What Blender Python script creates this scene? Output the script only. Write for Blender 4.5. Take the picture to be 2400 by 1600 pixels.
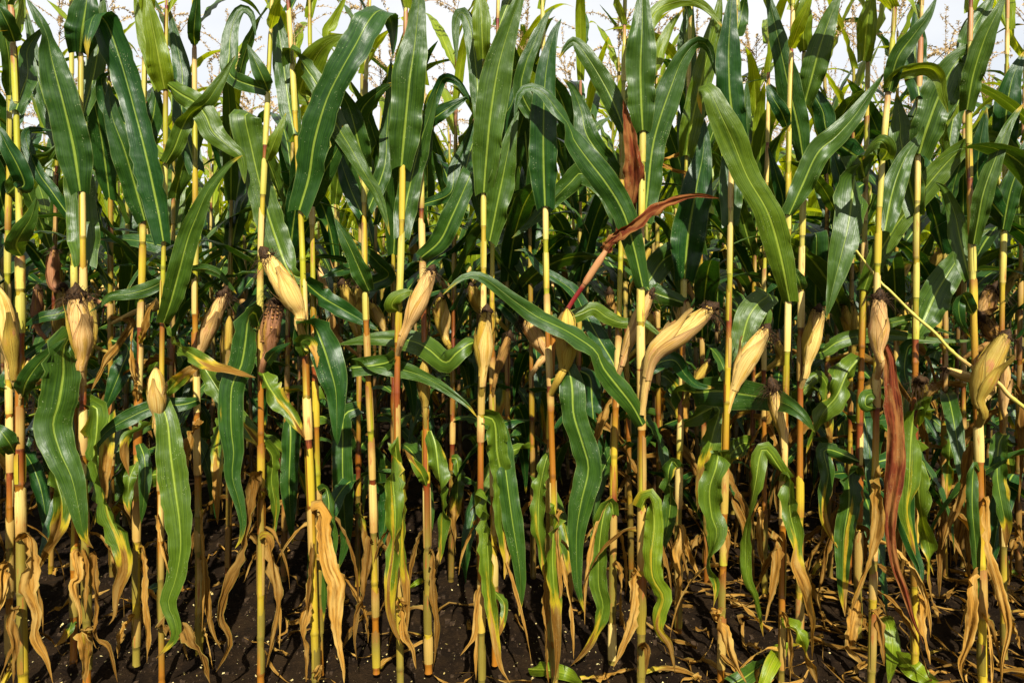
import bpy, math, random
import numpy as np
from mathutils import Vector
for o in list(bpy.data.objects): bpy.data.objects.remove(o)
SC = bpy.context.scene
COL = SC.collection
rad = math.radians
RNG = np.random.default_rng(11)

# ------------------------------------------------------------------ camera, sky, sun, exposure
EYE, F, HORIZON = 1.2, 1587.0, 680.0          # eye height (m), focal length and horizon row in the 2400 x 1600 photo
cam_data = bpy.data.cameras.new('camera'); cam = bpy.data.objects.new('camera', cam_data); COL.objects.link(cam)
cam.location = (0, 0, EYE); cam.rotation_euler = (rad(90), 0, 0)
cam_data.sensor_width = 36; cam_data.lens = 36 * F / 2400; cam_data.shift_y = -(800 - HORIZON) / 2400
cam_data.clip_end = 500; cam_data.clip_start = 0.05
SC.camera = cam

SUN_EL, SUN_AZ = 43.0, 171.0                  # sun high behind the camera, a little to the right
world = bpy.data.worlds.new('World'); SC.world = world; world.use_nodes = True
wn, wl = world.node_tree.nodes, world.node_tree.links
for n in list(wn): wn.remove(n)
w_out = wn.new('ShaderNodeOutputWorld'); w_bg = wn.new('ShaderNodeBackground'); w_sky = wn.new('ShaderNodeTexSky')
w_sky.sky_type = 'NISHITA'; w_sky.sun_disc = False; w_sky.sun_elevation = rad(SUN_EL); w_sky.sun_rotation = rad(SUN_AZ)
w_tc = wn.new('ShaderNodeTexCoord'); w_mp = wn.new('ShaderNodeMapping'); w_mp.inputs['Scale'].default_value = (1, 1, 2.6)
w_no = wn.new('ShaderNodeTexNoise'); w_no.inputs['Scale'].default_value = 2.3; w_no.inputs['Detail'].default_value = 7
w_rg = wn.new('ShaderNodeMapRange'); w_rg.inputs['From Min'].default_value = 0.3; w_rg.inputs['From Max'].default_value = 0.62
w_rg.inputs['To Min'].default_value = 0.72; w_rg.inputs['To Max'].default_value = 0.97
w_mx = wn.new('ShaderNodeMix'); w_mx.data_type = 'RGBA'; w_mx.inputs['B'].default_value = (7.9, 8.0, 8.1, 1)
wl.new(w_tc.outputs['Generated'], w_mp.inputs['Vector']); wl.new(w_mp.outputs['Vector'], w_no.inputs['Vector'])
wl.new(w_no.outputs['Fac'], w_rg.inputs['Value']); wl.new(w_rg.outputs['Result'], w_mx.inputs['Factor'])
wl.new(w_sky.outputs['Color'], w_mx.inputs['A']); wl.new(w_mx.outputs['Result'], w_bg.inputs['Color'])
w_bg.inputs['Strength'].default_value = 0.05
wl.new(w_bg.outputs['Background'], w_out.inputs['Surface'])
sun_data = bpy.data.lights.new('sun', 'SUN'); sun_data.energy = 5.0; sun_data.angle = rad(0.53); sun_data.color = (1.0, 0.95, 0.85)
sun = bpy.data.objects.new('sun', sun_data); COL.objects.link(sun)
sun.rotation_euler = (rad(90 - SUN_EL), 0, rad(180 - SUN_AZ)); sun.location = (1, -5, 8)
SC.view_settings.view_transform = 'Standard'; SC.view_settings.look = 'None'
SC.view_settings.exposure = 1.42; SC.view_settings.gamma = 1.0; SC.view_settings.use_curve_mapping = False
SC.cycles.max_bounces = 8; SC.cycles.diffuse_bounces = 4; SC.cycles.transmission_bounces = 4; SC.cycles.glossy_bounces = 3

# ------------------------------------------------------------------ materials
class G:
    def __init__(s, name):
        s.m = bpy.data.materials.new(name); s.m.use_nodes = True
        s.t = s.m.node_tree; s.t.nodes.clear()
    def n(s, kind, ins=None, **props):
        nd = s.t.nodes.new(kind)
        for k, v in props.items(): setattr(nd, k, v)
        for k, v in (ins or {}).items(): s.put(nd.inputs[k], v)
        return nd
    def put(s, sock, v):
        if isinstance(v, bpy.types.NodeSocket): s.t.links.new(v, sock)
        elif isinstance(v, tuple) and len(v) == 3 and sock.type == 'RGBA': sock.default_value = (*v, 1)
        else: sock.default_value = v
    def math(s, op, a, b=0.0, c=0.0, clamp=False):
        nd = s.t.nodes.new('ShaderNodeMath'); nd.operation = op; nd.use_clamp = clamp
        for i, v in enumerate((a, b, c)): s.put(nd.inputs[i], v)
        return nd.outputs[0]
    def step(s, v, lo, hi, a=0.0, b=1.0):
        nd = s.n('ShaderNodeMapRange', {'Value': v, 'From Min': lo, 'From Max': hi, 'To Min': a, 'To Max': b}, interpolation_type='SMOOTHSTEP')
        return nd.outputs['Result']
    def mix(s, f, a, b, blend='MIX'):
        nd = s.t.nodes.new('ShaderNodeMix'); nd.data_type = 'RGBA'; nd.blend_type = blend
        s.put(nd.inputs['Factor'], f); s.put(nd.inputs['A'], a); s.put(nd.inputs['B'], b)
        return nd.outputs['Result']
    def noise(s, vec, scale=1.0, detail=2.0, rough=0.5):
        return s.n('ShaderNodeTexNoise', {'Vector': vec, 'Scale': scale, 'Detail': detail, 'Roughness': rough}).outputs['Fac']
    def vec(s, x, y, z): return s.n('ShaderNodeCombineXYZ', {'X': x, 'Y': y, 'Z': z}).outputs[0]
    def uv(s):
        sp = s.n('ShaderNodeSeparateXYZ', {'Vector': s.n('ShaderNodeTexCoord').outputs['UV']}); return sp.outputs[0], sp.outputs[1]
    def tint(s):
        a = s.n('ShaderNodeAttribute', attribute_name='tint'); return a
    def out(s, sh):
        s.t.links.new(sh, s.n('ShaderNodeOutputMaterial').inputs['Surface']); return s.m

def leaf_material(name, red=False):
    g = G(name); U, Vm = g.uv(); a = g.tint()
    sp = g.n('ShaderNodeSeparateColor', {'Color': a.outputs['Color']}); dry, yel, rnd = sp.outputs[0], sp.outputs[1], sp.outputs[2]
    vn = a.outputs['Alpha']; ob = g.n('ShaderNodeObjectInfo').outputs['Random']
    seed = g.math('ADD', g.math('MULTIPLY', rnd, 37.0), g.math('MULTIPLY', ob, 19.0))
    c = g.math('MULTIPLY', g.math('ABSOLUTE', g.math('SUBTRACT', U, 0.5)), 2.0)
    stripes = g.noise(g.vec(g.math('MULTIPLY', U, 26.0), g.math('MULTIPLY', Vm, 5.0), seed), 1.0, 4.0, 0.65)
    blot = g.noise(g.vec(g.math('MULTIPLY', U, 2.4), g.math('MULTIPLY', Vm, 9.0), seed), 1.0, 4.0, 0.6)
    streak = g.noise(g.vec(g.math('MULTIPLY', U, 9.0), g.math('MULTIPLY', Vm, 7.0), g.math('ADD', seed, 3.0)), 1.0, 5.0, 0.65)
    vein = g.math('SINE', g.math('MULTIPLY', U, 2 * math.pi * 15))
    veins = g.math('MULTIPLY_ADD', vein, 0.035, stripes)
    green = g.mix(g.step(veins, 0.25, 0.75), (0.0035, 0.020, 0.0045), (0.0135, 0.052, 0.0045))
    green = g.mix(g.step(blot, 0.45, 0.8, 0.0, 0.5), green, (0.019, 0.062, 0.005))
    fresh = g.mix(g.step(veins, 0.25, 0.75), (0.095, 0.155, 0.003), (0.27, 0.33, 0.009))
    yy = g.math('ADD', yel, g.math('MULTIPLY', g.math('SUBTRACT', ob, 0.5), 0.14), clamp=True)
    green = g.mix(yy, green, fresh)
    ribw = g.math('MULTIPLY_ADD', vn, -0.085, 0.108)
    rib = g.math('SUBTRACT', 1.0, g.step(g.math('DIVIDE', c, ribw), 0.5, 1.1))
    green = g.mix(g.math('MULTIPLY', rib, g.math('MULTIPLY_ADD', vn, -0.5, 0.85)), green, g.mix(yy, (0.19, 0.26, 0.03), (0.30, 0.33, 0.03)))
    jig = g.math('MULTIPLY', g.math('SUBTRACT', g.math('MULTIPLY_ADD', blot, 0.45, g.math('MULTIPLY', streak, 0.55)), 0.5), 1.25)
    f_y = g.step(g.math('ADD', dry, jig), 0.24, 0.46)
    f_d = g.step(g.math('ADD', dry, jig), 0.46, 0.64)
    colr = g.mix(f_y, green, g.mix(streak, (0.24, 0.22, 0.008), (0.34, 0.21, 0.012)))
    if red:
        brown = g.mix(g.step(streak, 0.3, 0.7), (0.045, 0.008, 0.004), (0.15, 0.034, 0.010))
        brown = g.mix(g.step(blot, 0.42, 0.62, 0.0, 0.8), brown, g.mix(stripes, (0.11, 0.04, 0.010), (0.27, 0.13, 0.035)))
    else:
        brown = g.mix(g.step(streak, 0.28, 0.62), (0.085, 0.036, 0.006), (0.29, 0.155, 0.028))
        brown = g.mix(g.step(blot, 0.44, 0.66), brown, (0.33, 0.215, 0.065))
        brown = g.mix(g.step(stripes, 0.62, 0.8, 0, 0.6), brown, (0.12, 0.055, 0.015))
        brown = g.mix(1.0, brown, g.mix(rnd, (0.36, 0.31, 0.22), (1.1, 1.05, 0.9)), 'MULTIPLY')
    colr = g.mix(f_d, colr, brown)
    # torn, dusty specks of pollen and chaff caught on the blade
    vor = g.n('ShaderNodeTexVoronoi', {'Vector': g.vec(g.math('MULTIPLY', U, 15.0), g.math('MULTIPLY', Vm, 130.0), seed), 'Scale': 1.0, 'Randomness': 1.0})
    patch = g.step(g.noise(g.vec(g.math('MULTIPLY', U, 3.0), g.math('MULTIPLY', Vm, 14.0), g.math('ADD', seed, 9.0)), 1.0, 2.0), 0.42, 0.7)
    speck = g.math('MULTIPLY', g.math('LESS_THAN', vor.outputs['Distance'], g.math('MULTIPLY', patch, 0.21)), 0.38)
    colr = g.mix(speck, colr, (0.30, 0.32, 0.17))
    edge = g.step(c, 0.93, 1.0)
    colr = g.mix(g.math('MULTIPLY', edge, 0.35), colr, (0.20, 0.25, 0.06))
    hgt = g.math('ADD', g.math('MULTIPLY', veins, 0.7), g.math('MULTIPLY', rib, 1.2))
    hgt = g.math('ADD', hgt, g.math('MULTIPLY', blot, 1.2))
    buck = g.noise(g.vec(g.math('MULTIPLY', U, 1.7), g.math('MULTIPLY', Vm, 16.0), g.math('ADD', seed, 21.0)), 1.0, 2.0, 0.45)
    hgt = g.math('ADD', hgt, g.math('MULTIPLY', buck, 5.0))
    bump = g.n('ShaderNodeBump', {'Strength': 0.55, 'Distance': 0.0025, 'Height': hgt})
    rough = g.math('ADD', g.math('MULTIPLY_ADD', f_d, 0.36, 0.33), g.math('MULTIPLY', stripes, 0.12))
    pb = g.n('ShaderNodeBsdfPrincipled', {'Base Color': colr, 'Roughness': rough, 'Normal': bump.outputs[0]})
    g.put(pb.inputs['Specular IOR Level'], g.math('MULTIPLY_ADD', f_d, -0.22, 0.28))
    tcol = g.mix(1.0, colr, (2.3, 1.9, 0.6), 'MULTIPLY')
    tr = g.n('ShaderNodeBsdfTranslucent', {'Color': tcol, 'Normal': bump.outputs[0]})
    ms = g.n('ShaderNodeMixShader', {'Fac': g.math('MULTIPLY_ADD', yy, 0.3, 0.2)}); g.t.links.new(pb.outputs[0], ms.inputs[1]); g.t.links.new(tr.outputs[0], ms.inputs[2])
    return g.out(ms.outputs[0])

def stalk_material():
    g = G('stalk_skin'); U, Vm = g.uv(); a = g.tint(); ob = g.n('ShaderNodeObjectInfo').outputs['Random']
    sd = g.math('MULTIPLY', ob, 31.0)
    st = g.noise(g.vec(g.math('MULTIPLY', U, 14.0), g.math('MULTIPLY', Vm, 4.0), sd), 1.0, 4.0, 0.6)
    bl = g.noise(g.vec(g.math('MULTIPLY', U, 3.0), g.math('MULTIPLY', Vm, 13.0), sd), 1.0, 4.0, 0.65)
    sp = g.noise(g.vec(g.math('MULTIPLY', U, 12.0), g.math('MULTIPLY', Vm, 90.0), sd), 1.0, 3.0, 0.7)
    col = g.mix(g.step(st, 0.3, 0.7, 0.0, 0.55), a.outputs['Color'], g.mix(1.0, a.outputs['Color'], (0.74, 0.58, 0.30), 'MULTIPLY'))
    col = g.mix(g.step(bl, 0.56, 0.70, 0.0, 0.8), col, (0.22, 0.06, 0.010))
    col = g.mix(g.step(sp, 0.66, 0.74, 0.0, 0.7), col, (0.07, 0.03, 0.012))
    bump = g.n('ShaderNodeBump', {'Strength': 0.4, 'Distance': 0.0012, 'Height': g.math('ADD', st, g.math('MULTIPLY', sp, 0.3))})
    pb = g.n('ShaderNodeBsdfPrincipled', {'Base Color': col, 'Roughness': g.step(bl, 0.3, 0.7, 0.3, 0.5), 'Normal': bump.outputs[0]})
    return g.out(pb.outputs[0])

def husk_material():
    g = G('husk_skin'); U, Vm = g.uv(); a = g.tint(); ob = g.n('ShaderNodeObjectInfo').outputs['Random']
    sd = g.math('MULTIPLY', ob, 31.0)
    st = g.noise(g.vec(g.math('MULTIPLY', U, 34.0), g.math('MULTIPLY', Vm, 6.0), sd), 1.0, 4.0, 0.6)
    bl = g.noise(g.vec(g.math('MULTIPLY', U, 4.0), g.math('MULTIPLY', Vm, 14.0), sd), 1.0, 4.0, 0.62)
    b2 = g.noise(g.vec(g.math('MULTIPLY', U, 5.0), g.math('MULTIPLY', Vm, 9.0), g.math('ADD', sd, 5.0)), 1.0, 4.0, 0.62)
    sp = g.noise(g.vec(g.math('MULTIPLY', U, 20.0), g.math('MULTIPLY', Vm, 100.0), sd), 1.0, 2.0, 0.6)
    col = g.mix(g.step(st, 0.42, 0.66, 0.0, 0.75), a.outputs['Color'], g.mix(1.0, a.outputs['Color'], (0.66, 0.46, 0.20), 'MULTIPLY'))
    col = g.mix(g.step(bl, 0.55, 0.72, 0.0, 0.6), col, (0.30, 0.085, 0.05))
    col = g.mix(g.step(b2, 0.50, 0.68, 0.0, 0.7), col, (0.32, 0.18, 0.012))
    col = g.mix(g.step(sp, 0.70, 0.78, 0.0, 0.6), col, (0.10, 0.045, 0.015))
    bump = g.n('ShaderNodeBump', {'Strength': 0.9, 'Distance': 0.003, 'Height': g.math('ADD', st, g.math('MULTIPLY', bl, 0.6))})
    pb = g.n('ShaderNodeBsdfPrincipled', {'Base Color': col, 'Roughness': 0.55, 'Specular IOR Level': 0.22, 'Normal': bump.outputs[0]})
    tr = g.n('ShaderNodeBsdfTranslucent', {'Color': col})
    ms = g.n('ShaderNodeMixShader', {'Fac': 0.12}); g.t.links.new(pb.outputs[0], ms.inputs[1]); g.t.links.new(tr.outputs[0], ms.inputs[2])
    return g.out(ms.outputs[0])

def plain_material(name, c1, c2, rough=0.8, scale=60.0, trans=0.0):
    g = G(name); co = g.n('ShaderNodeTexCoord').outputs['Object']
    nz = g.noise(co, scale, 4.0, 0.6)
    pb = g.n('ShaderNodeBsdfPrincipled', {'Base Color': g.mix(g.step(nz, 0.3, 0.7), c1, c2), 'Roughness': rough, 'Specular IOR Level': 0.12})
    if not trans: return g.out(pb.outputs[0])
    tr = g.n('ShaderNodeBsdfTranslucent', {'Color': c2})
    ms = g.n('ShaderNodeMixShader', {'Fac': trans}); g.t.links.new(pb.outputs[0], ms.inputs[1]); g.t.links.new(tr.outputs[0], ms.inputs[2])
    return g.out(ms.outputs[0])

def soil_material():
    g = G('dark_soil'); co = g.n('ShaderNodeTexCoord').outputs['Object']
    n1 = g.noise(co, 7.0, 8.0, 0.65); n2 = g.noise(co, 55.0, 6.0, 0.7); n3 = g.noise(co, 240.0, 3.0, 0.6)
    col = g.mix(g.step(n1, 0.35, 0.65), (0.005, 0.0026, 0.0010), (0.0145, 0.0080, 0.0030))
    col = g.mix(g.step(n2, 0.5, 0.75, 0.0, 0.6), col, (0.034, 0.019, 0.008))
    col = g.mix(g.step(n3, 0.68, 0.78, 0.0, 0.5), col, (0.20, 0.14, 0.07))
    h = g.math('ADD', g.math('MULTIPLY', n2, 1.0), g.math('MULTIPLY', n3, 0.35))
    bump = g.n('ShaderNodeBump', {'Strength': 1.0, 'Distance': 0.012, 'Height': h})
    pb = g.n('ShaderNodeBsdfPrincipled', {'Base Color': col, 'Roughness': 0.9, 'Normal': bump.outputs[0]})
    pb.inputs['Specular IOR Level'].default_value = 0.06
    return g.out(pb.outputs[0])

M_LEAF = leaf_material('corn_leaf_blade'); M_RED = leaf_material('withered_red_leaf', True)
M_STALK = stalk_material(); M_HUSK = husk_material()
M_SILK = plain_material('dried_silk', (0.010, 0.005, 0.002), (0.042, 0.021, 0.007), 0.75, 200)
M_TASSEL = plain_material('tassel_straw', (0.30, 0.19, 0.08), (0.50, 0.37, 0.18), 0.8, 150, 0.25)
M_CHAFF = plain_material('corn_chaff', (0.20, 0.14, 0.035), (0.42, 0.35, 0.16), 0.7, 35)
M_CLOD = plain_material('soil_crumb', (0.009, 0.005, 0.0025), (0.040, 0.024, 0.012), 0.95, 90)
M_KERNEL = plain_material('dark_kernels', (0.05, 0.022, 0.008), (0.26, 0.12, 0.03), 0.6, 120)
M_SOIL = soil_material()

# ------------------------------------------------------------------ mesh helpers
def make_mesh(name, V, Q, uv=None, col=None, mat=None, smooth=True):
    V = np.ascontiguousarray(V, dtype=np.float32); Q = np.ascontiguousarray(Q, dtype=np.int32)
    k = Q.shape[1]; me = bpy.data.meshes.new(name)
    me.vertices.add(len(V)); me.vertices.foreach_set('co', V.ravel())
    me.loops.add(Q.size); me.loops.foreach_set('vertex_index', Q.ravel())
    me.polygons.add(len(Q)); me.polygons.foreach_set('loop_start', np.arange(0, Q.size, k, dtype=np.int32))
    me.polygons.foreach_set('use_smooth', np.full(len(Q), smooth, dtype=bool))
    if uv is not None:
        l = me.uv_layers.new(name='UVMap'); l.data.foreach_set('uv', np.ascontiguousarray(uv[Q.ravel()], dtype=np.float32).ravel())
    if col is not None:
        a = me.attributes.new('tint', 'FLOAT_COLOR', 'POINT'); a.data.foreach_set('color', np.ascontiguousarray(col, dtype=np.float32).ravel())
    me.update(calc_edges=True)
    if mat: me.materials.append(mat)
    return me
def link(name, me, parent=None):
    o = bpy.data.objects.new(name, me); COL.objects.link(o)
    if parent: o.parent = parent
    return o
def grid(n, m, wrap=False):                    # n rows of m vertices
    i, j = np.meshgrid(np.arange(n - 1), np.arange(m if wrap else m - 1), indexing='ij')
    j2 = (j + 1) % m
    return np.stack([i * m + j, i * m + j2, (i + 1) * m + j2, (i + 1) * m + j], -1).reshape(-1, 4)
def join(gs):
    V, Q, U, C, k = [], [], [], [], 0
    for v, q, u, c in gs:
        V.append(v); Q.append(q + k); U.append(u); C.append(c); k += len(v)
    return np.concatenate(V), np.concatenate(Q), np.concatenate(U), np.concatenate(C)
def unit(a): return a / np.maximum(np.linalg.norm(a, axis=-1, keepdims=True), 1e-9)
def sst(x, a, b): t = np.clip((x - a) / (b - a), 0, 1); return t * t * (3 - 2 * t)
def spline(P, n, extra=None):
    """Catmull-Rom through P, resampled to n points evenly spaced along its length; extra rows are carried along."""
    P = np.asarray(P, float)
    E = np.zeros((len(P), 0)) if extra is None else np.asarray(extra, float).reshape(len(P), -1)
    D = np.hstack([P, E])
    if len(D) == 2: D = np.vstack([D[0], (D[0] + D[1]) / 2, D[1]])
    A = np.vstack([2 * D[0] - D[1], D, 2 * D[-1] - D[-2]]); out = []
    t = np.linspace(0, 1, 14, endpoint=False)[:, None]
    for i in range(1, len(A) - 2):
        p0, p1, p2, p3 = A[i - 1:i + 3]
        out.append(0.5 * (2 * p1 + (p2 - p0) * t + (2 * p0 - 5 * p1 + 4 * p2 - p3) * t ** 2 + (3 * p1 - p0 - 3 * p2 + p3) * t ** 3))
    out = np.vstack(out + [A[-2][None]])
    s = np.r_[0, np.cumsum(np.linalg.norm(np.diff(out[:, :3], axis=0), axis=1))]
    q = np.linspace(0, s[-1], n)
    R = np.stack([np.interp(q, s, out[:, k]) for k in range(out.shape[1])], 1)
    return (R[:, :3], R[:, 3:], s[-1])
def wob(n, rng, k):                            # smooth random curve, about +-1
    x = np.linspace(0, k, n); p = rng.normal(0, 1, int(k) + 4); i = x.astype(int); f = x - i; f = f * f * (3 - 2 * f)
    return p[i] * (1 - f) + p[i + 1] * f

# ------------------------------------------------------------------ a leaf blade
KIND = {  # fold, wave, twist noise (deg), yellowness, thickness of random tilt
    'g': (0.22, 0.20, 10, 0.05), 'k': (0.24, 0.18, 10, 0.0), 'l': (0.16, 0.22, 10, 0.10), 'y': (0.28, 0.16, 11, 0.7),
    's': (0.36, 0.34, 26, 0.22), 'd': (0.6, 0.6, 50, 0.0), 'r': (0.5, 0.4, 14, 0.0)}
def leaf_geo(path, width, kind='g', rng=RNG, ns=30, nu=8, eye=None, tw=None, tap=0.5, dry=None, yel=None, side=None, sgn=None, base=0.66, wrap=-1, rn=None):
    fold, wave, tn, y0 = KIND[kind]
    if yel is not None: y0 = yel
    if path[-1][2] < path[0][2] - 0.12: tn, fold, wave = (tn * 1.6, fold * 1.5, wave * 1.5) if kind not in 'dr' else (tn * 0.8, fold, wave * 0.8)     # hanging blades fold and ruffle more
    tw = np.zeros(len(path)) if tw is None else np.asarray(tw, float)
    p, ex, L = spline(path, ns, tw)
    T = unit(np.gradient(p, axis=0)); v = np.linspace(0, 1, ns)
    B = np.zeros_like(p)
    if side is not None: prev = np.asarray(side, float)
    elif eye is not None: prev = np.cross(T[0], p[0] - eye)
    else: prev = np.cross(T[0], (0, 0, 1.0))
    prev = prev / (np.linalg.norm(prev) + 1e-9)
    for i in range(ns):
        b = prev - T[i] * np.dot(prev, T[i])
        if eye is not None and side is None:
            e = np.cross(T[i], unit(p[i] - eye)); m = np.linalg.norm(e)
            if np.dot(e, prev) < 0 and m < 0.5: e = -e
            b = b * 0.55 + e * m * 0.45
        b = b - T[i] * np.dot(b, T[i]); b /= np.linalg.norm(b) + 1e-9
        B[i] = b; prev = b
    N = np.cross(B, T)
    if eye is not None: N *= np.where((N * (p - eye)).sum(1, keepdims=True) > 0, -1, 1) if side is None else 1
    ang = np.radians((ex[:, 0] if ex.shape[1] else 0) + wob(ns, rng, 4) * tn)
    ca, sa = np.cos(ang)[:, None], np.sin(ang)[:, None]
    B, N = B * ca + N * sa, N * ca - B * sa
    h = width / 2 * (base + (1 - base) * sst(v, 0, 0.2)) * np.clip((1 - v) / tap, 0, 1) ** 0.75
    h = h * np.where(v < 0.02, 0.9, 1) * (1 + 0.06 * wob(ns, rng, 7))
    if kind == 'd': h = h * 0.8
    h = np.maximum(h, 0.0006)
    u = np.linspace(-1, 1, nu + 1); s = v * L
    if kind in 'dr': h = h * (1 + 0.16 * wob(ns, rng, 12))
    sg = sgn if sgn is not None else (1 if rng.random() < 0.6 else -1)
    fo = sg * fold * (0.5 + rng.random()) * (1.25 - 0.8 * sst(v, 0.0, 0.5))
    wl_ = (0.075 if kind not in 'dr' else 0.042) * (0.8 + 0.5 * rng.random())
    X = np.zeros((ns, nu + 1, 3)); bk = max(3, int(L / 0.085)); bl_, br_ = wob(ns, rng, bk), wob(ns, rng, bk)
    for j, uu in enumerate(u):
        ph = 0.0 if uu < 0 else 2.1
        wv = np.sin(2 * np.pi * s / wl_ + ph + rng.random() * 0.3 + 1.3 * wob(ns, np.random.default_rng(int(ph * 10) + 5), 6)) * (0.55 + 0.45 * np.abs(wob(ns, np.random.default_rng(3 + int(ph)), 5)))
        amp = wave * abs(uu) ** 2 * h * sst(v, 0.02, 0.2) * (1 - 0.5 * v)
        nn = fo * abs(uu) ** 1.4 * h + wv * amp
        nn = nn + 0.13 * h * 4 * abs(uu) * (1 - abs(uu) * 0.8) * (bl_ if uu < 0 else br_) * sst(v, 0, 0.1)
        if side is None: nn = nn + (wrap if eye is not None else 1) * 0.016 * abs(uu) ** 1.5 * (1 - sst(s, 0, 0.065))
        if kind in 'dr': nn = nn + 0.25 * h * np.sin(6 * uu + 9 * v)
        lobe = abs(uu) ** 1.6 * h * 0.55 * (1 - sst(s, 0.0, 0.05))
        X[:, j] = p + B * (uu * h * (1 - 0.12 * abs(uu) * abs(fo)))[:, None] + N * nn[:, None] - T * lobe[:, None]
    if kind in 'dr' or (kind == 's'):           # ragged, torn margin
        rg = rng.random((ns, 2)) ** 3 * (0.35 if kind in 'dr' else 0.12)
        X[:, 0] += (X[:, 1] - X[:, 0]) * rg[:, :1] * 2; X[:, -1] += (X[:, -2] - X[:, -1]) * rg[:, 1:] * 2
    uu2, vv2 = np.meshgrid((u + 1) / 2, v, indexing='xy')
    au = np.abs(uu2 * 2 - 1)
    D = np.zeros_like(vv2)
    if kind == 'd' or kind == 'r': D[:] = 0.95; D -= (0.35 if kind == 'd' else 0.1) * rng.random() * sst(1 - vv2, 0.6, 1)
    elif kind == 's':
        off = rng.uniform(-0.3, 0.3); au2 = np.abs(uu2 * 2 - 1 - off)
        e1 = rng.uniform(0.3, 0.75); k1 = rng.uniform(0.1, 0.6)
        D = k1 * sst(vv2, 0.05, 0.6) * (1 - sst(au2, 0.05, rng.uniform(0.3, 0.75))) + 0.9 * sst(vv2, e1, e1 + 0.35) * rng.uniform(0.6, 1) + 0.06
        D = D + 0.35 * np.clip(wob(ns, rng, 6), 0, 2)[:, None] * sst(np.clip(uu2 * 2 - 1, -1, 1) * rng.choice([-1, 1]), 0.2, 1.0)
    else:
        D = 0.75 * sst(vv2, 0.86, 1.02) * rng.random() + 0.05 * rng.random() + 0.10 * sst(au, 0.8, 1.0) * rng.random()
    if dry is not None: D = D + dry
    C = np.stack([np.clip(D, 0, 1), np.full_like(D, y0) + 0.05 * rng.normal() + 0 * D, np.full_like(D, rng.random() if rn is None else rn), vv2], -1).reshape(-1, 4)
    C[:, 1] = np.clip(C[:, 1], 0, 1)
    uv = np.stack([uu2, vv2 * L], -1).reshape(-1, 2)
    return X.reshape(-1, 3), grid(ns, nu + 1), uv, C

# ------------------------------------------------------------------ tubes: stalks, sheaths, shanks
PAL = {'cream': (0.62, 0.47, 0.15), 'lime': (0.34, 0.34, 0.015), 'yellow': (0.43, 0.32, 0.022), 'amber': (0.29, 0.115, 0.008), 'rust': (0.20, 0.045, 0.009),
       'red': (0.20, 0.014, 0.014), 'olive': (0.20, 0.16, 0.025), 'straw': (0.42, 0.28, 0.07), 'pale': (0.50, 0.45, 0.09), 'pink': (0.44, 0.22, 0.09)}
for _d in (PAL,):
    for _k in _d: _d[_k] = tuple(c * 0.74 for c in _d[_k])
def tube(path, R, nr=12, colors=None, arc=1.0, phase=0.0, cap=False):
    p = np.asarray(path); n = len(p); T = unit(np.gradient(p, axis=0))
    ref = np.array([1.0, 0, 0]) if abs(T[:, 0]).mean() < 0.8 else np.array([0, 0, 1.0])
    B = unit(ref - T * (T @ ref)[:, None]); N = np.cross(T, B)
    m = nr if arc >= 1 else nr + 1
    th = phase + np.arange(m) / nr * 2 * np.pi * min(arc, 1)
    R = np.asarray(R, float); R = R[:, None] if R.ndim == 1 else R
    V = p[:, None] + (B[:, None] * np.cos(th)[None, :, None] + N[:, None] * np.sin(th)[None, :, None]) * np.broadcast_to(R, (n, m))[..., None]
    s = np.r_[0, np.cumsum(np.linalg.norm(np.diff(p, axis=0), axis=1))]
    ua = np.abs(((np.arange(m) / nr * 2) % 2) - 1)
    U, S = np.meshgrid(ua, s, indexing='xy')
    C = np.ones((n, m, 4)); C[..., :3] = np.asarray(colors).reshape(-1, 1, 3) if colors is not None else 0.4
    return V.reshape(-1, 3), grid(n, m, wrap=arc >= 1), np.stack([U, S], -1).reshape(-1, 2), C.reshape(-1, 4)
def pick(rng, opts):
    ks, w = zip(*opts); w = np.array(w, float); return np.array(PAL[ks[rng.choice(len(ks), p=w / w.sum())]]) * (0.85 + 0.3 * rng.random())
def stalk_radius(z, r0): return r0 * np.interp(z, [0, 0.3, 0.9, 1.5, 2.1, 2.6], [1.0, 0.97, 0.84, 0.66, 0.46, 0.28])
def stalk_color(z, rng):
    if z < 0.35: return pick(rng, [('olive', 4), ('yellow', 1.5), ('amber', 1.2)])
    if z < 1.0: return pick(rng, [('amber', 4.5), ('yellow', 2), ('rust', 2.2), ('lime', 0.6)])
    if z < 1.7: return pick(rng, [('lime', 3), ('yellow', 2), ('pale', 1.5), ('rust', 0.5)])
    return pick(rng, [('pale', 2), ('cream', 1.4), ('rust', 1.3), ('lime', 1.2), ('red', 0.5)])
def sheath_color(z, rng):
    if z < 0.35: return pick(rng, [('straw', 2), ('olive', 3), ('cream', 0.5)]) * 0.85
    if z < 1.0: return pick(rng, [('cream', 3), ('straw', 2), ('yellow', 1.4), ('amber', 0.6)])
    if z < 1.6: return pick(rng, [('cream', 2), ('pale', 2.5), ('yellow', 1)])
    return pick(rng, [('pale', 2), ('cream', 1), ('pink', 0.8), ('lime', 1.5)])
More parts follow.
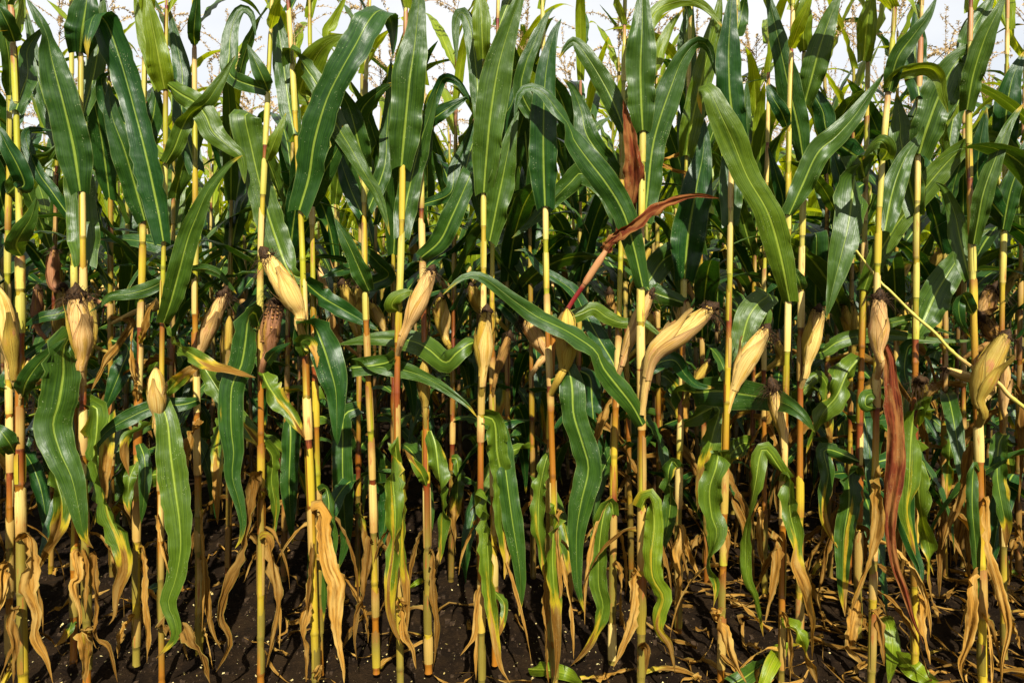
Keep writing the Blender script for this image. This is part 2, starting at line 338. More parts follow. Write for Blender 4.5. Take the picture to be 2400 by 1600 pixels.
def stalk_geo(line, collars, r0, rng, nr=12, sheaths=True):
    """line: stalk centre points bottom to top. collars: heights where a leaf leaves. Returns stalk and list of sheath geometry."""
    z0 = line[0, 2]; zt = line[-1, 2]
    at = lambda z: np.stack([np.interp(z, line[:, 2], line[:, k]) for k in range(3)], -1)
    cs = sorted(c for c in collars if z0 + 0.12 < c < zt - 0.05); keep = []
    for c in cs:
        if not keep or c - keep[-1] > 0.07: keep.append(c)
    cs = keep; full = []; prev = z0 + 0.02
    for c in cs + [zt]:
        while c - prev > 0.24: prev += rng.uniform(0.13, 0.19) if prev > 0.35 else rng.uniform(0.09, 0.14); full.append(prev)
        full.append(c); prev = c
    full = [c for c in full if c < zt - 0.03]; nodes = []; sh = []; prev = z0 + 0.01
    for c in full:
        ln = rng.uniform(0.62, 1.0) * (c - prev) if c - prev < 0.26 else 0.2
        nz = max(prev + 0.006, c - ln); nodes.append(nz); sh.append((nz, c)); prev = c
    zs = [z0 - 0.02, z0 + 0.01]; cols = [stalk_color(0, rng)] * 2; rs = [1.12, 1.0]; cc = cols[0]
    for nz, c in sh:
        kk = rng.uniform(1.06, 1.18); ringc = cc * rng.uniform(0.45, 0.9)
        for d, k in ((-0.010, 1.0), (-0.003, 1.0 + (kk - 1) * 0.8), (0.0, kk), (0.003, 1.0 + (kk - 1) * 0.7), (0.010, 1.0)):
            if nz + d > zs[-1] + 0.0015: zs.append(nz + d); rs.append(k); cols.append(cc if k < 1.01 else ringc)
        cc = stalk_color(nz, rng) if sheaths or rng.random() < 0.5 else sheath_color(nz, rng)
        if not sheaths and c - 0.02 > zs[-1]:
            k2 = sheath_color(nz, rng); zs += [nz + 0.016, c - 0.006, c]; rs += [1.14, 1.16, 1.0]; cols += [k2, k2, cc]
            zs, rs, cols = (list(t) for t in zip(*sorted(zip(zs, rs, cols), key=lambda q: q[0])))
    zs.append(zt); rs.append(1.0); cols.append(cc)
    z = np.array(zs); body = tube(at(z), stalk_radius(z - z0, r0) * np.array(rs), nr, np.array(cols))
    out = []
    if sheaths:
        for nz, c in sh:
            if rng.random() < 0.12 or c - nz < 0.03: continue
            z = np.linspace(nz + 0.003, c, 7); t = np.linspace(0, 1, 7)
            r = stalk_radius(z - z0, r0)[:, None] * (1.10 + 0.10 * np.sin(t * 2.6)[:, None]) + 0.0006
            ph = rng.uniform(0, 6.28); r = r * (1 + 0.05 * np.cos(np.linspace(0, 6.28, nr + 1) * 2 + ph)[None]) * (1 + 0.06 * np.linspace(0, 1, nr + 1)[None])
            base = sheath_color(nz, rng); col = base[None] + (stalk_color(nz, rng) - base)[None] * (rng.uniform(0, 0.8) * (1 - sst(t, 0.0, rng.uniform(0.3, 1.0))))[:, None]
            if rng.random() < 0.35: col = col + (np.array(PAL['rust']) - col) * (sst(t, 0.5, 1.0) * rng.uniform(0.4, 0.9))[:, None]
            g = tube(at(z), r, nr, col, arc=rng.uniform(0.52, 0.92) if nz < 1.15 else rng.uniform(0.8, 0.95), phase=ph)
            v = g[0].reshape(7, -1, 3); v[-1, :, 2] += rng.uniform(-0.014, 0.014) * np.cos(np.linspace(0, 6.28, v.shape[1])) + rng.normal(0, 0.003, v.shape[1]); v[0, :, 2] -= 0.0
            out.append(g)
    return body, out, full

# ------------------------------------------------------------------ an ear of corn: husk body, loose husk leaves, dried silk
EARCOL = {'c': (0.70, 0.49, 0.15), 'p': (0.68, 0.43, 0.16), 'y': (0.48, 0.34, 0.05), 'b': (0.36, 0.20, 0.05), 'm': (0.36, 0.17, 0.08), 'o': (0.36, 0.26, 0.045)}
EARCOL = {k: tuple(c * 0.82 for c in v) for k, v in EARCOL.items()}
def ear_geo(path, width, tint, rng, body_from, nl=22, nr=18, blunt=True):
    """path from the stalk along the shank to the ear's tip; body_from: share of the path where the ear begins to swell."""
    p, _, L = spline(path, nl); t = np.linspace(0, 1, nl); q = np.clip((t - body_from) / (1 - body_from), 0, 1)
    R0 = width / 2 * 0.83 * rng.uniform(0.94, 1.06)
    prof = np.interp(q, [0, 0.10, 0.22, 0.40, 0.58, 0.8, 0.93, 1.0], [0.44, 0.64, 0.84, 1.0, 0.98, 0.82, 0.62 if blunt else 0.42, 0.46 if blunt else 0.12])
    prof = np.where(t < body_from, 0.32 + 0.12 * t / max(body_from, 0.01), prof)
    th = np.linspace(0, 2 * np.pi, nr, endpoint=False)
    rip = 1 + 0.05 * np.sin(4 * th + rng.uniform(0, 6))[None] * np.linspace(0.4, 1.2, nl)[:, None] + 0.03 * np.sin(9 * th + rng.uniform(0, 6))[None] + 0.022 * rng.normal(size=(nl, nr))
    col = np.array(EARCOL[tint]) * (0.85 + 0.3 * rng.random())
    cols = col[None] * (0.92 + 0.12 * rng.random((nl, 1))); g = tube(p, R0 * prof[:, None] * rip, nr, cols)
    flaps = []
    for k in range(4):
        a0 = k * 1.75 + rng.uniform(-0.4, 0.4); span = rng.uniform(1.6, 2.3); m = 8; n2 = 12
        e = rng.uniform(0.70, 1.02); b0 = max(0, body_from * rng.uniform(0.5, 1.0) - 0.02)
        tt = np.linspace(b0, b0 + (min(e, 0.99) - b0), n2); pp = np.stack([np.interp(tt, t, p[:, c]) for c in range(3)], 1)
        pr = np.interp(tt, t, prof) * R0; v = np.linspace(0, 1, n2)
        T = unit(np.gradient(pp, axis=0)); ref = np.array([1.0, 0, 0]) if abs(T[:, 0]).mean() < 0.8 else np.array([0, 0, 1.0])
        B = unit(ref - T * (T @ ref)[:, None]); N = np.cross(T, B)
        taper = 1 - 0.85 * sst(v, 0.45, 1.0); lift = 1.04 + 0.035 * k + 0.9 * sst(v, 0.72, 1.0) * rng.random() ** 2 + 0.03 * wob(n2, rng, 4)
        X = np.zeros((n2, m, 3))
        for j in range(m):
            w = (j / (m - 1) - 0.5) * span; an = a0 + w * taper; r = pr * (lift + 0.05 * abs(j / (m - 1) - 0.5)) + 0.0012 + 0.0006 * rng.normal(size=n2)
            X[:, j] = pp + (B * np.cos(an)[:, None] + N * np.sin(an)[:, None]) * r[:, None]
        fc = np.array(EARCOL[tint if rng.random() < 0.65 else rng.choice(['c', 'p', 'y', 'y'])]) * (0.68 + 0.45 * rng.random())
        C = np.ones((n2, m, 4)); C[..., :3] = fc; C[..., :3] *= (1 - 0.5 * sst(v, 0.7, 1.0))[:, None, None]; C[:, [0, -1], :3] *= 0.55
        U, S = np.meshgrid(np.linspace(0, 0.6, m) + 0.2 * k, tt * L, indexing='xy')
        flaps.append((X.reshape(-1, 3), grid(n2, m), np.stack([U, S], -1).reshape(-1, 2), C.reshape(-1, 4)))
    return g, flaps, p, R0
def silk_geo(tip, d, R, rng, n=60):
    """A dark matted tuft: a lumpy core and many fine curling strands."""
    d = unit(np.asarray(d)); a = unit(np.cross(d, (0.3, 0.9, 0.2))); b = np.cross(d, a); gs = []
    t = np.linspace(0, 1, 7); core = tip - d * R * 1.0 + d[None] * (t * R * 1.9)[:, None]
    rr = R * np.array([0.42, 0.58, 0.66, 0.60, 0.48, 0.30, 0.03])[:, None] * (1 + 0.26 * rng.normal(size=(7, 10)))
    gs.append(tube(core, rr, 10, np.full((7, 3), 0.03)))
    for i in range(n):
        an = rng.uniform(0, 6.28); ro = R * rng.uniform(0.3, 0.85); o = a * math.cos(an) + b * math.sin(an)
        p0 = tip + o * ro - d * R * rng.uniform(0, 1.0); ln = R * rng.uniform(0.5, 2.1)
        dr = unit(d * rng.uniform(0.1, 1.0) + o * rng.uniform(0.1, 0.9) + rng.normal(0, 0.35, 3))
        s = np.linspace(0, 1, 5)[:, None]; q = p0 + dr * ln * s + np.array([0, 0, -1.0]) * ln * 0.8 * s ** 2 + rng.normal(0, 0.05, 3) * ln * np.sin(s * 4)
        w = np.cross(dr, rng.normal(0, 1, 3)); w = unit(w) * R * 0.03
        X = np.stack([q - w * (1 - 0.6 * s), q + w * (1 - 0.6 * s)], 1).reshape(-1, 3)
        gs.append((X, grid(5, 2), np.zeros((10, 2)), np.ones((10, 4))))
    return join(gs)
def tassel_geo(base, rng, size=0.34, fine=True):
    gs = []
    def spike(p0, dr, ln, nsp, droop):
        s = np.linspace(0, 1, 6)[:, None]; q = p0 + dr * ln * s + np.array([0, 0, -1.0]) * droop * ln * s ** 2
        gs.append(tube(q, np.linspace(0.0016, 0.0006, 6), 3, np.full((6, 3), 0.4)))
        for k in range(nsp):
            f = rng.uniform(0.12, 1.0); c = np.array([np.interp(f, s[:, 0], q[:, j]) for j in range(3)])
            o = unit(rng.normal(0, 1, 3)); l = 0.013 * rng.uniform(0.7, 1.3); w = unit(np.cross(o, dr)) * 0.003
            dd = unit(dr * 0.7 + o * 0.8 + np.array([0, 0, -0.25]))
            X = np.array([c, c + dd * l * 0.5 + w, c + dd * l, c + dd * l * 0.5 - w]); gs.append((X, np.array([[0, 1, 2, 3]]), np.zeros((4, 2)), np.ones((4, 4))))
    k = 1.0 if fine else 0.4
    spike(base, unit(np.array([rng.normal(0, 0.08), rng.normal(0, 0.08), 1.0])), size, int(150 * k), 0.05)
    for i in range(rng.integers(6, 11)):
        an = rng.uniform(0, 6.28); el = rng.uniform(0.5, 1.2)
        spike(base + np.array([0, 0, size * rng.uniform(0.05, 0.4)]), np.array([math.cos(an) * math.cos(el), math.sin(an) * math.cos(el), math.sin(el)]), size * rng.uniform(0.45, 0.8), int(60 * k), rng.uniform(0.1, 0.7))
    return join(gs)

# ------------------------------------------------------------------ the front plants, each read off the photograph and placed in depth
EYEP = np.array([0, 0, EYE])
def P(x, y, d): return np.array([(x - 1200) / F * d, d, EYE - (y - HORIZON) / F * d])
K = 600 / 1742.0
ORG = {r + str(c): (600 * c, y0) for r, y0 in (('a', 0), ('b', 530), ('c', 1060)) for c in range(4)}
def px(reg, pts): ox, oy = ORG[reg]; return [(ox + x * K, oy + y * K) for x, y in pts]
PLANTS = {}
class Plant:
    def __init__(s, key, pts, r0=11.5, row=1, label='', short='', depth=None, top=None):
        s.key, s.row, s.label, s.short, s.r0 = key, row, label, short, r0 * 0.94 / 1000
        s.rng = np.random.default_rng(abs(hash_(key)))
        yb = max(p[1] for p in pts); s.d = depth or F * EYE / (yb - HORIZON)
        if depth:                                      # bring the foot of the stalk down to the ground
            xb = max(pts, key=lambda p: p[1])[0]; pts = pts + [(xb, HORIZON + F * EYE / depth)]
        pts = sorted(pts, key=lambda p: -p[1])
        L = [P(x, y, s.d) for x, y in pts]; L[0][2] = 0.0
        s.top = top or (s.rng.uniform(2.28, 2.45) if row == 1 else s.rng.uniform(2.1, 2.3))
        a, b = L[-1], L[-2]
        if a[2] < s.top - 0.1:
            dx = np.clip((a[0] - b[0]) / max(a[2] - b[2], 0.2), -0.06, 0.06)
            for f in (0.5, 1.0): L.append(a + np.array([dx * (s.top - a[2]) * f, 0.02 * f, (s.top - a[2]) * f]))
        z = np.linspace(0, L[-1][2], 26); Z = [q[2] for q in L]
        xx = np.interp(z, Z, [q[0] for q in L]); k = np.ones(5) / 5
        xs = np.convolve(np.pad(xx, 2, mode='edge'), k, 'valid'); xs[0] = xx[0]
        s.line = np.stack([xs, s.d + 0.003 * wob(26, s.rng, 4), z], 1)
        s.base = np.array([s.line[0, 0], s.line[0, 1], 0.0]); s.leaves, s.ears, s.collars = [], [], []
        PLANTS[key] = s
    def at(s, z): return np.array([np.interp(z, s.line[:, 2], s.line[:, k]) for k in range(3)])
def hash_(k): return sum((i + 1) * 131 * ord(c) for i, c in enumerate(k)) % 99991

def nearest(x, y, row):
    best = None
    for p in PLANTS.values():
        if p.row != row: continue
        z = EYE - (y - HORIZON) / F * p.d
        q = p.at(np.clip(z, 0, p.top)); X = q[0] / q[1] * F + 1200
        if best is None or abs(X - x) < best[0]: best = (abs(X - x), p)
    return best[1]

def L(key, reg, pts, w, kind='g', z=None, zz=None, tw=None, trunc=0, **kw):
    """a leaf: midrib points in the photograph (first one at the stalk), width, kind; z = (start, end) distance behind(+)/before(-) its stalk in m"""
    q = px(reg, pts)
    pl = PLANTS[key] if key in PLANTS else nearest(q[0][0], q[0][1], int(key))
    rng = pl.rng; n = len(q)
    if z is None: z = (-0.018, rng.uniform(-0.13, -0.02))
    dz = np.array(zz) if zz is not None else z[0] + (z[1] - z[0]) * np.linspace(0, 1, n) + (0.025 * np.sin(np.linspace(0, np.pi, n)) * (-1 if z[1] < 0 else 1))
    pts3 = [P(x, y, pl.d + k) for (x, y), k in zip(q, dz)]
    if trunc:                                         # the blade folds over backwards at its top and hangs behind
        e = pts3[-1]; pts3 += [e + np.array([0.005, .035, .012]), e + np.array([.015, .075, -.02]), e + np.array([.03, .10, -.16])]
        tw = None if tw is None else list(tw) + [tw[-1]] * 3; kw['tap'] = 0.3
    b = pts3[0]; zb = float(np.clip(b[2], 0.05, pl.top - 0.02)); st = pl.at(zb); gap = np.linalg.norm((b - st)[:2])
    if gap > 0.03:
        z2 = zb - min(0.05, gap * 0.4) if pts3[1][2] > b[2] else min(zb + 0.03, pl.top - 0.02)
        st = pl.at(z2); pts3 = [st + np.array([0, np.sign(dz[0]) * 0.008, 0])] + pts3; tw = None if tw is None else [tw[0]] + list(tw)
        zb = z2
    pl.collars.append(zb); kw.setdefault('wrap', 1 if dz[0] > 0 else -1)
    pl.leaves.append((np.array(pts3), w * K * pl.d / F, kind, tw, kw))

def E(key, reg, pts, w, tint='c', silk=1.0, dz=(-0.03, -0.05), label=None, body=None, open_=False):
    q = px(reg, pts); pl = PLANTS[key] if key in PLANTS else nearest(q[0][0], q[0][1], int(key))
    n = len(q); pts3 = [P(x, y, pl.d + dz[0] + (dz[1] - dz[0]) * i / (n - 1)) for i, (x, y) in enumerate(q)]
    b = pts3[0]; st = pl.at(np.clip(b[2] - 0.09, 0.1, 2)); 
    if body is None:
        mid = (st * 0.45 + b * 0.55); mid[1] = b[1]; mid[2] = st[2] + 0.6 * (b[2] - st[2])
        pts3 = [st, mid] + pts3
        ln = [np.linalg.norm(np.subtract(pts3[i + 1], pts3[i])) for i in range(len(pts3) - 1)]
        body = min(0.45, (ln[0] + ln[1]) / sum(ln))
    pl.ears.append((np.array(pts3), w * K * pl.d / F, tint, silk, body, label, open_)); pl.collars.append(float(st[2]) + 0.01)

def build_ear(root, off, path, w, tint, silk, body, label, rng, open_=False, nflap=4, strands=150, lowres=False):
    g, flaps, p, R = ear_geo(path - off, w, tint, rng, body, nl=14 if lowres else 22, nr=10 if lowres else 18, blunt=silk >= 0.5)
    e = link('ear', make_mesh('ear', *g, M_HUSK), root)
    if label: e['label'] = label
    for f in flaps[:nflap]: link('husk_leaf', make_mesh('husk_leaf', *f, M_HUSK), e)
    if silk > 0:
        link('silk', make_mesh('silk', *silk_geo(p[-1], p[-1] - p[-4], R * (1.15 if silk >= 0.5 else 0.5) * silk ** 0.7, rng, strands), M_SILK), e)
    if open_:                                          # a husk torn open: rows of dark kernels on the bare cob
        ks = []; t0 = int(len(p) * 0.5)
        for i in range(t0, len(p) - 1):
            for a in np.linspace(0, 6.28, 12, endpoint=False):
                o = np.array([math.cos(a + i), math.sin(a + i) * 0.9, 0.1 * rng.normal()]) * R * 0.93
                ks.append(blob(p[i] + o, R * 0.2, rng))
        v, q, u, c = join(ks); k = link('kernels', make_mesh('kernels', v, q, u, c, M_KERNEL), e); k['kind'] = 'stuff'
    return e
BL_V = np.array([(x, y, z) for x in (-1, 1) for y in (-1, 1) for z in (-1, 1)], float) / 1.5
BL_Q = np.array([(0, 1, 3, 2), (4, 6, 7, 5), (0, 4, 5, 1), (2, 3, 7, 6), (0, 2, 6, 4), (1, 5, 7, 3)])
def blob(c, r, rng): return (c + BL_V * r * rng.uniform(0.7, 1.15, (1, 3)) + rng.normal(0, 0.12 * r, (8, 3)), BL_Q, np.zeros((8, 2)), np.full((8, 4), 0.4))

def root_at(loc, label, group=None, name='corn_plant', cat='corn plant', rz=0.0):
    o = bpy.data.objects.new(name, None); COL.objects.link(o); o.location = loc; o.rotation_euler = (0, 0, rz)
    o['label'] = label; o['category'] = cat
    if group: o['group'] = group
    o.empty_display_size = 0.1
    return o

def free_leaf(z, az, length, e0, e1, rng, power=1.3, sway=0.25):
    """a leaf path in the open: starts at height z on the axis, leaves at azimuth az with elevation e0, ends at elevation e1 (degrees)"""
    n = 9; s = np.linspace(0, 1, n); el = np.radians(e0 + (e1 - e0) * s ** power); a = az + sway * rng.normal() * s ** 2
    st = length / (n - 1); d = np.stack([np.cos(el) * np.cos(a), np.cos(el) * np.sin(a), np.sin(el)], 1) * st
    p = np.vstack([[0, 0, 0], np.cumsum((d[:-1] + d[1:]) / 2, axis=0)]); p[:, 2] += z
    p[:, :2] += np.array([math.cos(az), math.sin(az)]) * 0.008
    p[:, 2] = np.maximum(p[:, 2], 0.012 + 0.01 * rng.random(n))
    return p
def natural_leaf(zf, z, az, rng):
    """length, width, elevations and kind of a leaf by its height on the plant (zf: share of the plant's height)"""
    if zf < 0.16: return free_leaf(z, az, rng.uniform(0.25, 0.45), rng.uniform(-10, 30), rng.uniform(-95, -80), rng, 0.4), rng.uniform(0.025, 0.045), 'd'
    if zf < 0.42:
        r = rng.random(); return free_leaf(z, az, rng.uniform(0.42, 0.66), rng.uniform(20, 55), rng.uniform(-98, -75), rng, 0.5), rng.uniform(0.055, 0.082), ('k' if r < 0.62 + zf * 0.5 else 's' if r < 0.9 else 'd')
    if zf < 0.6:
        return free_leaf(z, az, rng.uniform(0.6, 0.92), rng.uniform(50, 74), rng.uniform(-80, -15), rng, rng.uniform(0.9, 1.8)), rng.uniform(0.072, 0.098), ('k' if rng.random() < 0.7 else 'g')
    if zf < 0.8:
        return free_leaf(z, az, rng.uniform(0.5, 0.8), rng.uniform(66, 82), rng.uniform(-70, 55), rng, rng.uniform(1.3, 2.6)), rng.uniform(0.066, 0.092), ('g' if rng.random() < 0.6 else 'l')
    return free_leaf(z, az, rng.uniform(0.28, 0.55), rng.uniform(62, 80), rng.uniform(-75, 50), rng, rng.uniform(1.2, 2.4)), rng.uniform(0.035, 0.06), ('y' if rng.random() < 0.75 else 'l')

def finish_plant(s):
    """turn a front plant's notes into objects: stalk, sheaths, leaves, ears, tassel"""
    rng = s.rng; off = s.base; root = root_at(tuple(s.base), s.label)
    top_leaves = 3 if s.row == 1 else 6
    zs = np.linspace(2.05 if s.row == 1 else 1.58, s.top - 0.06, top_leaves); az = rng.uniform(0, 6.28); extra = []
    for i, z in enumerate(zs):
        p, w, k = natural_leaf(min(0.97, z / s.top), z, az + i * np.pi + rng.normal(0, 0.5), rng)
        extra.append((p, w, k)); s.collars.append(z)
    if s.row == 1:                                     # shredded remains of the lowest leaves, clinging to the stalk
        for z in rng.uniform(0.1, 0.55, 2):
            p = free_leaf(z, rng.uniform(0, 6.28), rng.uniform(0.18, 0.45), rng.uniform(-40, 40), rng.uniform(-100, -75), rng, 0.35, 0.8)
            extra.append((p, rng.uniform(0.010, 0.028), 'd'))
    if s.row > 1:
        have = sorted(s.collars)
        if s.base[0] > 0.45:
            for z in rng.uniform(0.25, 0.8, 4):
                extra.append((free_leaf(z, rng.uniform(0, 6.28), rng.uniform(0.35, 0.6), rng.uniform(0, 50), rng.uniform(-98, -80), rng, 0.4), rng.uniform(0.035, 0.06), 'd'))
        for z in np.arange(0.2, 1.55, 0.115):
            if all(abs(z - h) > 0.06 for h in have) and rng.random() < 0.95:
                p, w, k = natural_leaf(z / s.top, z, rng.uniform(0, 6.28), rng); extra.append((p, w, k)); s.collars.append(z)
    body, sheaths, full = stalk_geo(s.line - off, s.collars, s.r0, rng, 14)
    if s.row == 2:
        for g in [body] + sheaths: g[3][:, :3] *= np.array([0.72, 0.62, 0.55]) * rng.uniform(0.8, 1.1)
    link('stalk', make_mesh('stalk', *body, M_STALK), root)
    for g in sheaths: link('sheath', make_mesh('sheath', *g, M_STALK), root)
    for pts, w, k, tw, kw in s.leaves:
        kw = dict(kw); lab = kw.pop('label', None); mat = M_RED if k == 'r' else M_LEAF
        o = link('leaf', make_mesh('leaf', *leaf_geo(pts - off, w, k, rng, 34, 10, EYEP - off, tw, **kw), mat), root)
        if lab: o['label'] = lab
    for p, w, k in extra:
        ax = s.at(p[0, 2]) - off; p = p + np.array([ax[0], ax[1], 0])
        link('leaf', make_mesh('leaf', *leaf_geo(p, w, k, rng, 22, 8, rn=rng.uniform(0, 0.45) if s.row > 1 and k == 'd' else None), M_LEAF), root)  # second-row dry leaves tinted darker, shade behind the front row put into colour
    for e in s.ears: build_ear(root, off, *e[:6], rng, e[6])
    link('tassel', make_mesh('tassel', *tassel_geo(s.line[-1] - off, rng), M_TASSEL), root)
    return root

# ---- stalks: key, points from the photograph (2400 x 1600), radius at the foot in mm
def S(key, pts, r0, label, short, row=1, depth=None): Plant(key, pts, r0, row, label, short, depth)
S('S1', [(22, 1549), (22, 1060), (14, 640), (22, 300), (20, 0)], 11, 'thin rusty corn plant close behind the thick yellow stalk at the left edge', 'the left edge')
S('S2', [(54, 1622), (47, 1060), (45, 840), (49, 640), (44, 500), (38, 210), (26, 0)], 14.5, 'thick pale yellow corn plant at the left edge with a large cream ear', 'the thick yellow stalk')
S('S3', [(172, 1560), (174, 1250), (179, 950), (175, 700), (170, 300), (168, 0)], 11, 'reddish corn stalk standing just behind the plant with the pink and cream upright ear', 'the reddish stalk')
S('S4', [(202, 1612), (205, 1370), (198, 1060), (196, 943), (198, 633), (193, 448), (188, 120), (190, 0)], 12, 'corn plant with upright cream ear and a long green leaf hanging folded in front', 'the upright cream ear')
S('S5', [(320, 1558), (322, 1060), (327, 805), (334, 600), (337, 482), (340, 200)], 12, 'amber corn stalk with a thin straw husk sheath and only dry leaves low down', 'the amber stalk')
S('S6', [(377, 1602), (375, 1060), (380, 860), (382, 700), (379, 564), (389, 515), (389, 380), (386, 240), (392, 50), (391, 0)], 9.5, 'corn plant with a small pointed ear above one wavy bright green hanging leaf', 'the small pointed ear')
S('S7', [(467, 1535), (464, 1000), (455, 840), (456, 737), (458, 547), (457, 300), (456, 103)], 12, 'yellow corn stalk bearing a slanting ear with a round dark brown tip', 'the slanting ear')
S('S9', [(612, 1605), (610, 1060), (611, 840), (606, 640), (616, 450), (627, 300), (634, 70), (640, 0)], 11, 'orange stalked corn plant with a rotten torn open ear', 'the rotten ear')
S('S10', [(741, 1606), (735, 1350), (727, 1060), (720, 1000), (716, 880), (712, 740), (713, 600), (707, 537), (698, 396), (690, 275), (683, 70), (674, 0)], 12.5, 'corn plant with a big yellow ear leaning left and one great arching leaf', 'the big leaning yellow ear')
S('S11', [(751, 1580), (743, 1060), (737, 900), (734, 737), (733, 564), (731, 482), (728, 250)], 11, 'corn stalk pressed close behind the plant with the big yellow left-leaning ear', 'the lime green double stalk')
S('S12', [(882, 1577), (872, 1060), (863, 874), (856, 737), (855, 565), (853, 310), (862, 103)], 11, 'slim yellow corn stalk bare of ears between two plants with large ears', 'the slim bare stalk')
S('S14', [(938, 1612), (931, 1060), (930, 840), (934, 737), (941, 680), (943, 540), (944, 400), (950, 100)], 11.5, 'corn plant with a pink streaked ear leaning right above two horizontal green leaves', 'the pink streaked ear')
S('S15', [(1005, 1573), (1000, 1060), (997, 960), (995, 754), (989, 633), (988, 540), (985, 300)], 12, 'corn stalk with loose straw sheath right behind the pink streaked ear', 'the loose straw sheath')
S('S17', [(1129, 1608), (1125, 1060), (1127, 940), (1134, 720), (1134, 547), (1132, 451), (1135, 200)], 11, 'corn plant with an upright ear whose long brown silk hangs to one side', 'the ear with side silk')
S('S18', [(1160, 1558), (1158, 1240), (1153, 960), (1153, 580), (1160, 300)], 10.5, 'thin shaded corn stalk behind the upright ear with brown silk hanging aside', 'the thin shaded stalk')
S('S19', [(1300, 1608), (1296, 1060), (1290, 940), (1284, 800), (1279, 690), (1279, 492), (1276, 300)], 11, 'corn plant with a fat yellow ear half shaded and ragged leaf wrapped stem', 'the fat yellow ear')
S('S20', [(1286, 1585), (1286, 1060), (1292, 900), (1296, 800), (1300, 755)], 10, 'snapped corn plant whose broken red top leans across to the right', 'the snapped red stalk')
S('S21', [(1434, 1560), (1438, 1060), (1441, 930), (1448, 857), (1452, 720), (1454, 616), (1458, 400)], 12, 'bright lime corn stalk with a slanting ear partly behind its thick neighbour', 'the lime stalk')
S('S22', [(1501, 1614), (1505, 1067), (1503, 960), (1501, 771), (1503, 530), (1507, 303), (1508, 100)], 13, 'tall corn plant with the long cream ear stretched far out to the right', 'the long outstretched ear')
S('S23', [(1589, 1480), (1591, 1060), (1601, 840), (1603, 650), (1608, 400), (1612, 250)], 12, 'corn plant just behind the long outstretched cream ear, with broad dark leaf', 'the broad dark leaf')
S('S24', [(1688, 1610), (1699, 1060), (1705, 874), (1708, 702), (1713, 530), (1713, 406), (1724, 40)], 11, 'amber and cream corn plant with a stout bright ear behind its wide horizontal leaf', 'the stout bright ear')
S('S25', [(1792, 1400), (1791, 1060), (1790, 760), (1795, 500)], 10.5, 'dark red corn stalk half hidden behind the horizontal leaf with withered tip', 'the dark red stalk')
S('S26', [(1831, 1606), (1836, 1060), (1841, 1012), (1845, 771), (1850, 530), (1846, 440), (1843, 310), (1850, 241), (1857, 69), (1859, 0)], 10.5, 'corn plant with a low ear under a large mop of brown silk', 'the silk mop')
S('S27', [(1873, 1510), (1876, 1060), (1874, 702), (1879, 530), (1884, 360), (1884, 120)], 12, 'yellow corn stalk holding a slender upright ear with bare brown tip', 'the slender upright ear')
S('S28', [(2010, 1490), (2015, 1094), (2016, 978), (2019, 771), (2026, 530), (2030, 300)], 12.5, 'olive corn stalk carrying a large curved leaf at its upper collar', 'the olive stalk')
S('S29', [(2041, 1612), (2053, 1060), (2057, 870), (2055, 680), (2059, 530), (2064, 379), (2068, 330), (2075, 276), (2086, 172), (2096, 34)], 11.5, 'corn plant with a vertical ear and a long maroon withered leaf hanging', 'the maroon withered leaf')
S('S30', [(2142, 1577), (2145, 1300), (2147, 868), (2148, 650), (2150, 537), (2155, 224), (2160, 60)], 11.5, 'corn plant whose ear points straight out with a round dark end', 'the end-on ear')
S('S31', [(2300, 1606), (2298, 1060), (2292, 978), (2283, 823), (2280, 685), (2281, 565), (2275, 482), (2267, 379), (2268, 258), (2275, 50)], 12.5, 'rusty corn plant near the right edge with a large mustard ear', 'the large mustard ear')
S('S32', [(2352, 1540), (2349, 1060), (2347, 754), (2350, 600), (2354, 537), (2358, 345), (2360, 100)], 10.5, 'dark red topped corn stalk beside the right edge, behind the mustard ear', 'the right edge')
SECOND = [(20, 2.86), (117, 2.85), (262, 2.83), (400, 2.79), (534, 2.86), (665, 2.8), (838, 2.75), (925, 2.83), (1057, 2.8), (1190, 2.87), (1250, 2.8), (1355, 2.9), (1480, 2.82), (1545, 2.9), (1655, 2.78), (1760, 2.9),
          (1945, 2.84), (1990, 2.78), (2095, 2.83), (2215, 2.8), (2255, 2.95), (2385, 2.84)]
for i, (x, d) in enumerate(SECOND):
    lean = RNG.normal(0, 10)
    Plant('R%d' % i, [(x, HORIZON + F * EYE / d), (x + lean * .5, 900), (x + lean, 500), (x + lean * 1.5, 200)], RNG.uniform(10, 12.5), 2, '', '', None)

# ---- leaves
# left quarter, top
L('S2', 'a0', [(100, 285), (60, 180), (10, 80), (-40, 0)], 110)
L('S2', 'a0', [(92, 230), (125, 100), (150, 0), (160, -80)], 90, 'y', z=(0.015, 0.05))
L('S4', 'a0', [(545, 1300), (500, 1000), (430, 700), (350, 400), (318, 240), (260, 120), (180, -10)], 200, 'g', z=(-0.016, -0.1), tw=[0, 0, 0, 5, 45, 20, 0])
L('S2', 'a0', [(110, 745), (150, 620), (190, 500), (185, 350), (250, 240), (340, 160)], 115, 'g', tw=[0, 0, 0, 0, 20, 50], z=(-0.016, 0.12))
L('S2', 'a0', [(165, 1250), (120, 1130), (50, 1000), (0, 900), (-60, 830)], 125)
L('S4', 'a0', [(575, 1800), (570, 1600), (555, 1450), (540, 1250), (525, 1050), (500, 900), (490, 780)], 205, 'l', z=(0.015, 0.10))
L('S4', 'a0', [(545, 355), (560, 200), (590, 0), (600, -150)], 185, 'l', z=(-0.014, -0.03))
L('S4', 'a0', [(565, 785), (600, 650), (640, 500), (680, 250), (700, 50), (690, -80)], 125, 'l', z=(0.012, 0.08))
